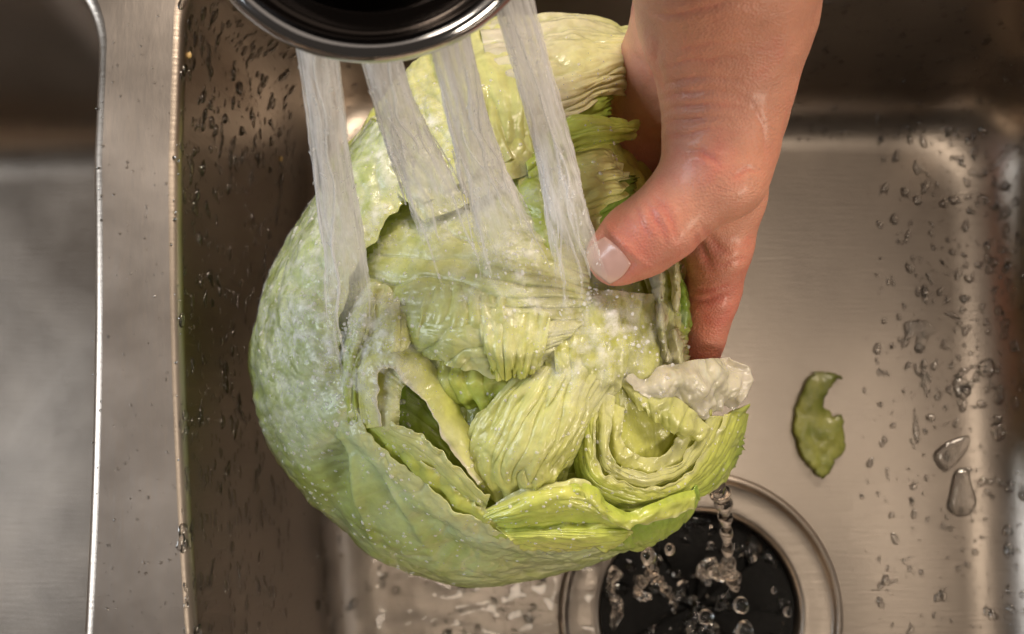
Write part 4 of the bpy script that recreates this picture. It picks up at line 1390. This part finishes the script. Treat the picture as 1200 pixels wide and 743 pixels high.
# a few bigger drops along the left outline
for px_, py_, s in ((344, 268, 1.3), (338, 275, 0.9), (312, 335, 1.0), (296, 385, 0.9), (420, 165, 1.2), (296, 440, 0.8), (387, 420, 1.2), (310, 510, 0.8), (330, 545, 0.7)):
    loc, nrm, _, _ = LBVH.find_nearest(Vector(PM(px_, py_, 165)))
    d = cam_v - loc
    if nrm.dot(d) < 0: nrm = -nrm
    lb.append((np.array(loc), np.array(nrm), s * mm, s * mm, 0.0, 3))
joined('water_beads', lb, M_BEAD, 'glittering water beads all over the lettuce leaves and in the jets above them', 'water beads')


# ------------------------------------------------------------------ falling water, drain splash
def blob(px, py, z, r, ell=1.0, seed=0, name='falling_drop', label=None, group=None, wob=0.08, tilt=0.0):
    bm = bmesh.new()
    bmesh.ops.create_icosphere(bm, subdivisions=3, radius=1)
    V = np.array([v.co[:] for v in bm.verts])
    k = 1 + wob * fbm(V * 1.3 + seed * 5, 2)
    V = V * k[:, None] * np.array([1, ell, 1])
    c, s = math.cos(tilt), math.sin(tilt)
    V = V @ np.array([[c, -s, 0], [s, c, 0], [0, 0, 1]]).T
    for v, p in zip(bm.verts, V):
        v.co = p * r * mm
    me = bpy.data.meshes.new(name)
    bm.to_mesh(me)
    bm.free()
    me.polygons.foreach_set('use_smooth', [True] * len(me.polygons))
    me.materials.append(M_WATER)
    o = bpy.data.objects.new(name, me)
    COL.objects.link(o)
    o.location = P(px, py, z / 1000)
    return tag(o, label, 'water drop', group)


G_ = 'drops falling into the drain'
blob(760, 652, 120, 2.4, 1.2, 1, label='clear drop hanging off the torn lower leaf edge, the larger one', group=G_, wob=0.2)
blob(785, 644, 120, 1.7, 1.2, 2, label='small clear drop hanging beside the larger one under the leaf edge', group=G_)
blob(827, 723, 45, 2.9, 1.0, 3, label='round clear drop in front of the black drain, left of the trickle end', group=G_)
blob(868, 709, 50, 2.9, 1.1, 4, label='clear drop just below the end of the trickle', group=G_, wob=0.14)
blob(872, 739, 45, 3.6, 1.0, 5, label='large clear drop cut by the bottom edge below the trickle', group=G_, wob=0.2)
blob(923, 717, 20, 1.7, 1.2, 6, label='tiny clear drop at the right edge of the drain hole', group=G_)
blob(907, 692, 20, 1.1, 1.2, 7, label='tiny clear drop near the upper right edge of the drain hole', group=G_)


def tube(path, radii, seed, n=120, m=20, beads=0.0, bfreq=10, wob=0.15):
    pts = crm(np.array([PM(*p) for p in path]), n)
    t = np.linspace(0, 1, n)
    rs = np.interp(t, np.linspace(0, 1, len(radii)), radii) * mm
    tang = np.gradient(pts, axis=0)
    tang /= np.linalg.norm(tang, axis=1)[:, None]
    ref = np.array([1.0, 0, 0.2])
    side = ref - tang * (tang @ ref)[:, None]
    side /= np.linalg.norm(side, axis=1)[:, None]
    oth = np.cross(tang, side)
    a = np.linspace(0, 2 * np.pi, m, endpoint=False)
    A, T = np.meshgrid(a, t)
    rad = 1 + beads * np.sin(T * bfreq * 2 * np.pi + 0.7 * np.sin(A)) + wob * fbm(np.stack([np.cos(A), np.sin(A), T * 14 + seed], -1), 2)
    rad *= np.sqrt(np.clip(np.minimum(T, 1 - T) / 0.04, 0.0, 1))
    V = pts[:, None] + side[:, None] * (np.cos(A) * rad * rs[:, None])[..., None] + oth[:, None] * (np.sin(A) * rad * rs[:, None])[..., None]
    return V.reshape(-1, 3), grid_faces(m, n, True)


V, Fc = tube([(836, 566, 150), (846, 582, 140), (850, 605, 125), (852, 635, 100), (855, 662, 80), (862, 690, 60)], [2.2, 2.6, 1.9, 1.7, 2.0, 3.2], 3, beads=0.20, bfreq=8)
tag(mesh_from('water_trickle', V, Fc, M_WATER), 'beaded clear trickle running off the right of the lettuce into the drain', 'water trickle')

V, Fc = tube([(855, 664, 78), (846, 672, 66), (836, 668, 60), (832, 660, 55)], [2.2, 2.6, 2.0, 3.0], 5, beads=0.1, bfreq=3, wob=0.4)
tag(mesh_from('water_splash', V, Fc, M_WATER), 'clear arm of splashing water curling left from the trickle', 'water splash')
for path, rr2, sd, label in (([(722, 668, 30), (716, 690, 20), (724, 712, 10), (718, 738, 0)], [2.4, 1.2, 2.2, 1.4], 11, 'wavering strand of water at the left edge of the drain hole'),
                            ([(770, 668, 90), (752, 682, 70), (748, 698, 55), (762, 700, 50)], [1.2, 1.8, 1.2, 1.6], 12, 'small hook of splashing water left of the falling strand'),
                            ([(838, 660, 40), (826, 668, 30), (830, 684, 20)], [1.4, 2.6, 1.2], 13, 'short lump of splashing water left of the trickle end')):
    V, Fc = tube(path, rr2, sd, beads=0.2, bfreq=4, wob=0.5)
    tag(mesh_from('water_splash', V, Fc, M_WATER), label, 'water splash')
V, Fc = tube([(762, 660, 112), (768, 672, 100), (780, 690, 80), (792, 706, 60)], [1.6, 1.2, 1.5, 0.8], 6, beads=0.25, bfreq=5, wob=0.4)
tag(mesh_from('water_splash', V, Fc, M_WATER), 'thin clear strand of water stretching down right over the black drain', 'water splash')

# water thrown about over the splash guard: sheets and beads nobody could count
items = []
for _ in range(300):
    a = rng.uniform(0, 6.28)
    r = 40 * math.sqrt(rng.uniform(0.0, 0.95))
    s = 0.4 + 3.0 * rng.uniform() ** 3.6
    e = rng.uniform(1, 2.4)
    items.append((np.array([DRAIN[0] + r * mm * math.cos(a), DRAIN[1] + r * mm * math.sin(a), (-11 - 8 * (1 - r / 41)) * mm]), np.array([rng.normal() * 0.2, rng.normal() * 0.2, 1]), s * mm, s * mm * e, rng.uniform(0, 6.28), int(rng.integers(0, 99))))
joined('drain_splatter', items, M_WATER, 'splattered water glinting on the black rubber of the drain', 'splatter')


# wet sheet flowing over the floor into the drain, lower left
st = 0.0016
pa, pb = P(352, 743, 0), P(740, 560, 0)
xs, ys = np.arange(pa[0], pb[0], st), np.arange(pa[1] - 0.02, pb[1] + 0.03, st)
X, Y = np.meshgrid(xs, ys)
Zs = np.full(X.shape, np.nan)
RING = bvh_of(flange)
for j in range(X.shape[0]):
    for i in range(X.shape[1]):
        loc = SB.ray_cast(Vector((X[j, i], Y[j, i], 0.1)), Vector((0, 0, -1)))[0]
        l2 = RING.ray_cast(Vector((X[j, i], Y[j, i], 0.1)), Vector((0, 0, -1)))[0]
        c = [l.z for l in (loc, l2) if l is not None]
        if c: Zs[j, i] = max(c)
rd = np.hypot(X - DRAIN[0], Y - DRAIN[1])
pt = np.stack([X, Y, 0 * X], -1)
edge = fbm(pt / 0.02, 3)
m_ = (~np.isnan(Zs)) & (rd > 0.0445) & (Zs < 0.02) & (X < DRAIN[0] - 0.012 + 0.006 * edge) & (X > xs[0] + 0.012 + 0.012 * edge)
flow = fbm(np.stack([X / 0.013, Y / 0.008, 0 * X], -1), 2)
depth_ = 0.0009 + 0.0008 * np.clip(flow, -0.75, 1.5)
Vw = np.stack([X, Y, Zs + depth_], -1)
idm = -np.ones(m_.shape, int)
idm[m_] = np.arange(m_.sum())
q = np.stack([idm[:-1, :-1], idm[:-1, 1:], idm[1:, 1:], idm[1:, :-1]], -1).reshape(-1, 4)
q = q[(q >= 0).all(1)]
wf = mesh_from('water_sheet', Vw[m_], q, M_WATER)
tag(wf, 'rippling sheet of water running over the floor below the lettuce', 'water', kind='stuff')


# puddles on the right floor
def puddle(poly, label, h=1.3, name='puddle'):
    poly = np.array(poly, float)
    # smooth closed outline
    poly = poly + rng.normal(size=poly.shape) * 0.9
    k = len(poly)
    ext = np.concatenate([poly[-2:], poly, poly[:3]])
    out = crm(np.column_stack([ext, np.zeros(len(ext))]), (len(ext) - 1) * 6 + 1)[12:12 + k * 6, :2]
    c = out.mean(0)
    n = len(out)
    rings = [1.0, 0.97, 0.9, 0.78, 0.6, 0.35]
    hs = [0, 0.35, 0.62, 0.84, 0.97, 1.0]
    V = []
    for r, hh in zip(rings, hs):
        for p in out:
            q = c + (p - c) * r
            s = sink_hit(q[0], q[1])
            V.append(s[0] + s[1] * (hh * h * mm - (0.3 * mm if hh == 0 else 0)))
    s = sink_hit(*c)
    V.append(s[0] + s[1] * h * mm)
    Fs = grid_faces(n, len(rings), True).tolist()
    b = (len(rings) - 1) * n
    Fs += [(b + i, b + (i + 1) % n, len(V) - 1) for i in range(n)]
    o = mesh_from(name, V, Fs, M_DROP)
    bm = bmesh.new(); bm.from_mesh(o.data); bmesh.ops.recalc_face_normals(bm, faces=bm.faces); bm.to_mesh(o.data); bm.free()
    return tag(o, label, 'puddle', 'puddles on the right of the bowl floor')


puddle([(1092, 536), (1104, 522), (1122, 512), (1138, 512), (1132, 528), (1118, 546), (1104, 551)], 'upper of two large joined puddles on the floor right of the leaf scrap', 1.5)
puddle([(1118, 552), (1132, 548), (1136, 566), (1143, 588), (1138, 604), (1122, 606), (1110, 596), (1112, 578)], 'lower long rounded puddle of the joined pair on the floor', 1.8)
puddle([(1160, 500), (1172, 495), (1180, 505), (1176, 516), (1164, 517)], 'round thick drop right of the two joined puddles', 1.8)
puddle([(1060, 378), (1085, 376), (1098, 386), (1088, 396), (1082, 412), (1074, 410), (1072, 394), (1060, 390)], 'ragged wet patch with a tail on the floor near the right wall', 1.1)
puddle([(1080, 420), (1086, 436), (1090, 455), (1086, 466), (1080, 452), (1078, 436)], 'narrow upright streak of water under the ragged wet patch', 1.0)
puddle([(1146, 426), (1160, 420), (1168, 432), (1160, 442), (1148, 438)], 'shiny lumpy drop under the row of beads at the right', 1.8)
puddle([(1116, 446), (1130, 442), (1138, 456), (1130, 468), (1120, 462)], 'medium flat drop left of the lumpy shiny one', 1.3)
puddle([(1166, 456), (1176, 452), (1180, 466), (1172, 476), (1166, 468)], 'pear shaped drop high on the right floor edge', 1.5)
puddle([(1072, 478), (1076, 490), (1078, 512), (1074, 520), (1070, 508), (1070, 490)], 'thin run of water ending in a bead, left of the joined puddles', 0.9)
puddle([(1140, 205), (1158, 192), (1176, 178), (1182, 168), (1184, 176), (1168, 194), (1150, 208)], 'slanted trail of water on the curved right corner of the bowl', 0.9)

# merged, irregular little pools and runs between the beads
for k_ in range(26):
    cx_, cy_ = rng.uniform(1045, 1192), rng.uniform(185, 490)
    n_p = int(rng.integers(7, 11))
    ang_ = np.sort(rng.uniform(0, 6.28, n_p))
    sx_, sy_ = rng.uniform(4, 11), rng.uniform(4, 20) if rng.uniform() < 0.5 else rng.uniform(4, 10)
    rr_k = rng.uniform(0.6, 1.25, n_p)
    th_ = rng.normal() * 0.5
    pl_ = [(cx_ + r_ * (sx_ * math.cos(a_) * math.cos(th_) - sy_ * math.sin(a_) * math.sin(th_)), cy_ + r_ * (sx_ * math.cos(a_) * math.sin(th_) + sy_ * math.sin(a_) * math.cos(th_))) for a_, r_ in zip(ang_, rr_k)]
    if np.max(np.diff(np.append(ang_, ang_[0] + 6.28))) > 1.7:
        continue
    o = puddle(pl_, 'irregular merged drop of water among the beads on the right of the bowl', rng.uniform(0.7, 1.5))
    o['group'] = 'merged drops on the right of the bowl'

# ------------------------------------------------------------------ leaf scrap on the floor
zs_ = 0.004
poly = np.array([(947, 443), (960, 437), (975, 436), (986, 440), (989, 445), (980, 447), (972, 455), (968, 466), (964, 474), (972, 480), (978, 488), (985, 486), (990, 494), (988, 505), (991, 520), (988, 532), (978, 540), (974, 550), (966, 560), (958, 556), (950, 546), (942, 538), (937, 524), (932, 506), (933, 486), (937, 470), (943, 458)], float)
ext = np.concatenate([poly[-2:], poly, poly[:3]])
out = crm(np.column_stack([ext, np.zeros(len(ext))]), (len(ext) - 1) * 5 + 1)[10:10 + len(poly) * 5, :2]
out = out + np.stack([3.2 * fbm(np.column_stack([out / 9.0, np.zeros(len(out))]), 3), 3.2 * fbm(np.column_stack([out / 9.0, np.ones(len(out)) * 7]), 3)], -1)
from mathutils.geometry import delaunay_2d_cdt
ne = len(out)
gx, gy = np.meshgrid(np.arange(925, 1000, 2.6), np.arange(430, 566, 2.6))
gp = np.stack([gx.ravel(), gy.ravel()], -1) + rng.normal(size=(gx.size, 2)) * 0.5
ed_d = np.min(np.linalg.norm(gp[:, None] - out[None], axis=2), axis=1)
gp = gp[ed_d > 1.6]
pv, _, pf, _, _, _ = delaunay_2d_cdt([Vector(p) for p in np.concatenate([out, gp]).tolist()], [], [list(range(ne))], 1, 1e-4)
pv = np.array([p[:] for p in pv])
V = np.array([P(p[0], p[1], 0.002) for p in pv])
ed_d = np.min(np.linalg.norm(pv[:, None] - out[None], axis=2), axis=1)
V[:, 2] = (0.9 + 0.9 * fbm(V / 0.009, 2) + 0.5 * np.abs(noise(V / 0.004)) - 0.5 * np.exp(-ed_d / 3.0)) * mm
V[:, 2] = np.maximum(V[:, 2], 0.1 * mm) + 0.3 * mm
b = np.clip(0.5 + 0.9 * fbm(V / 0.008 + 4, 3), 0, 1)[:, None]
C = (1 - b) * np.array((0.20, 0.23, 0.035)) + b * np.array((0.38, 0.39, 0.10))
C = C * (1 - 0.4 * np.exp(-ed_d / 1.5))[:, None]
scrap = mesh_from('leaf_scrap', V, [tuple(f) for f in pf], M_LEAF, None, cols=C)
sm = scrap.modifiers.new('thickness', 'SOLIDIFY')
sm.thickness = 0.0004
tag(scrap, 'torn dark green curved scrap of leaf lying on the sink floor', 'leaf scrap')

# crumbs stuck to the wet wall
for px_, py_, r, label in ((220, 65, 1.0, 'pale yellow crumb stuck high on the wall beside the divider'), (328, 186, 1.0, 'small tan crumb on the left wall near the lettuce')):
    h = sink_hit(px_, py_)
    bm = bmesh.new()
    bmesh.ops.create_icosphere(bm, subdivisions=2, radius=1)
    for v in bm.verts:
        k = 1 + 0.25 * noise(np.array([v.co[:]]) * 1.5 + px_)[0]
        v.co = Vector((v.co.x * 0.7 * k, v.co.y * 1.1 * k, v.co.z * 0.6 * k)) * r * mm
    me = bpy.data.meshes.new('crumb')
    bm.to_mesh(me); bm.free()
    me.polygons.foreach_set('use_smooth', [True] * len(me.polygons))
    me.materials.append(M_CRUMB)
    o = bpy.data.objects.new('crumb', me)
    COL.objects.link(o)
    o.location = h[0] + h[1] * 0.5 * mm
    tag(o, label, 'crumb')
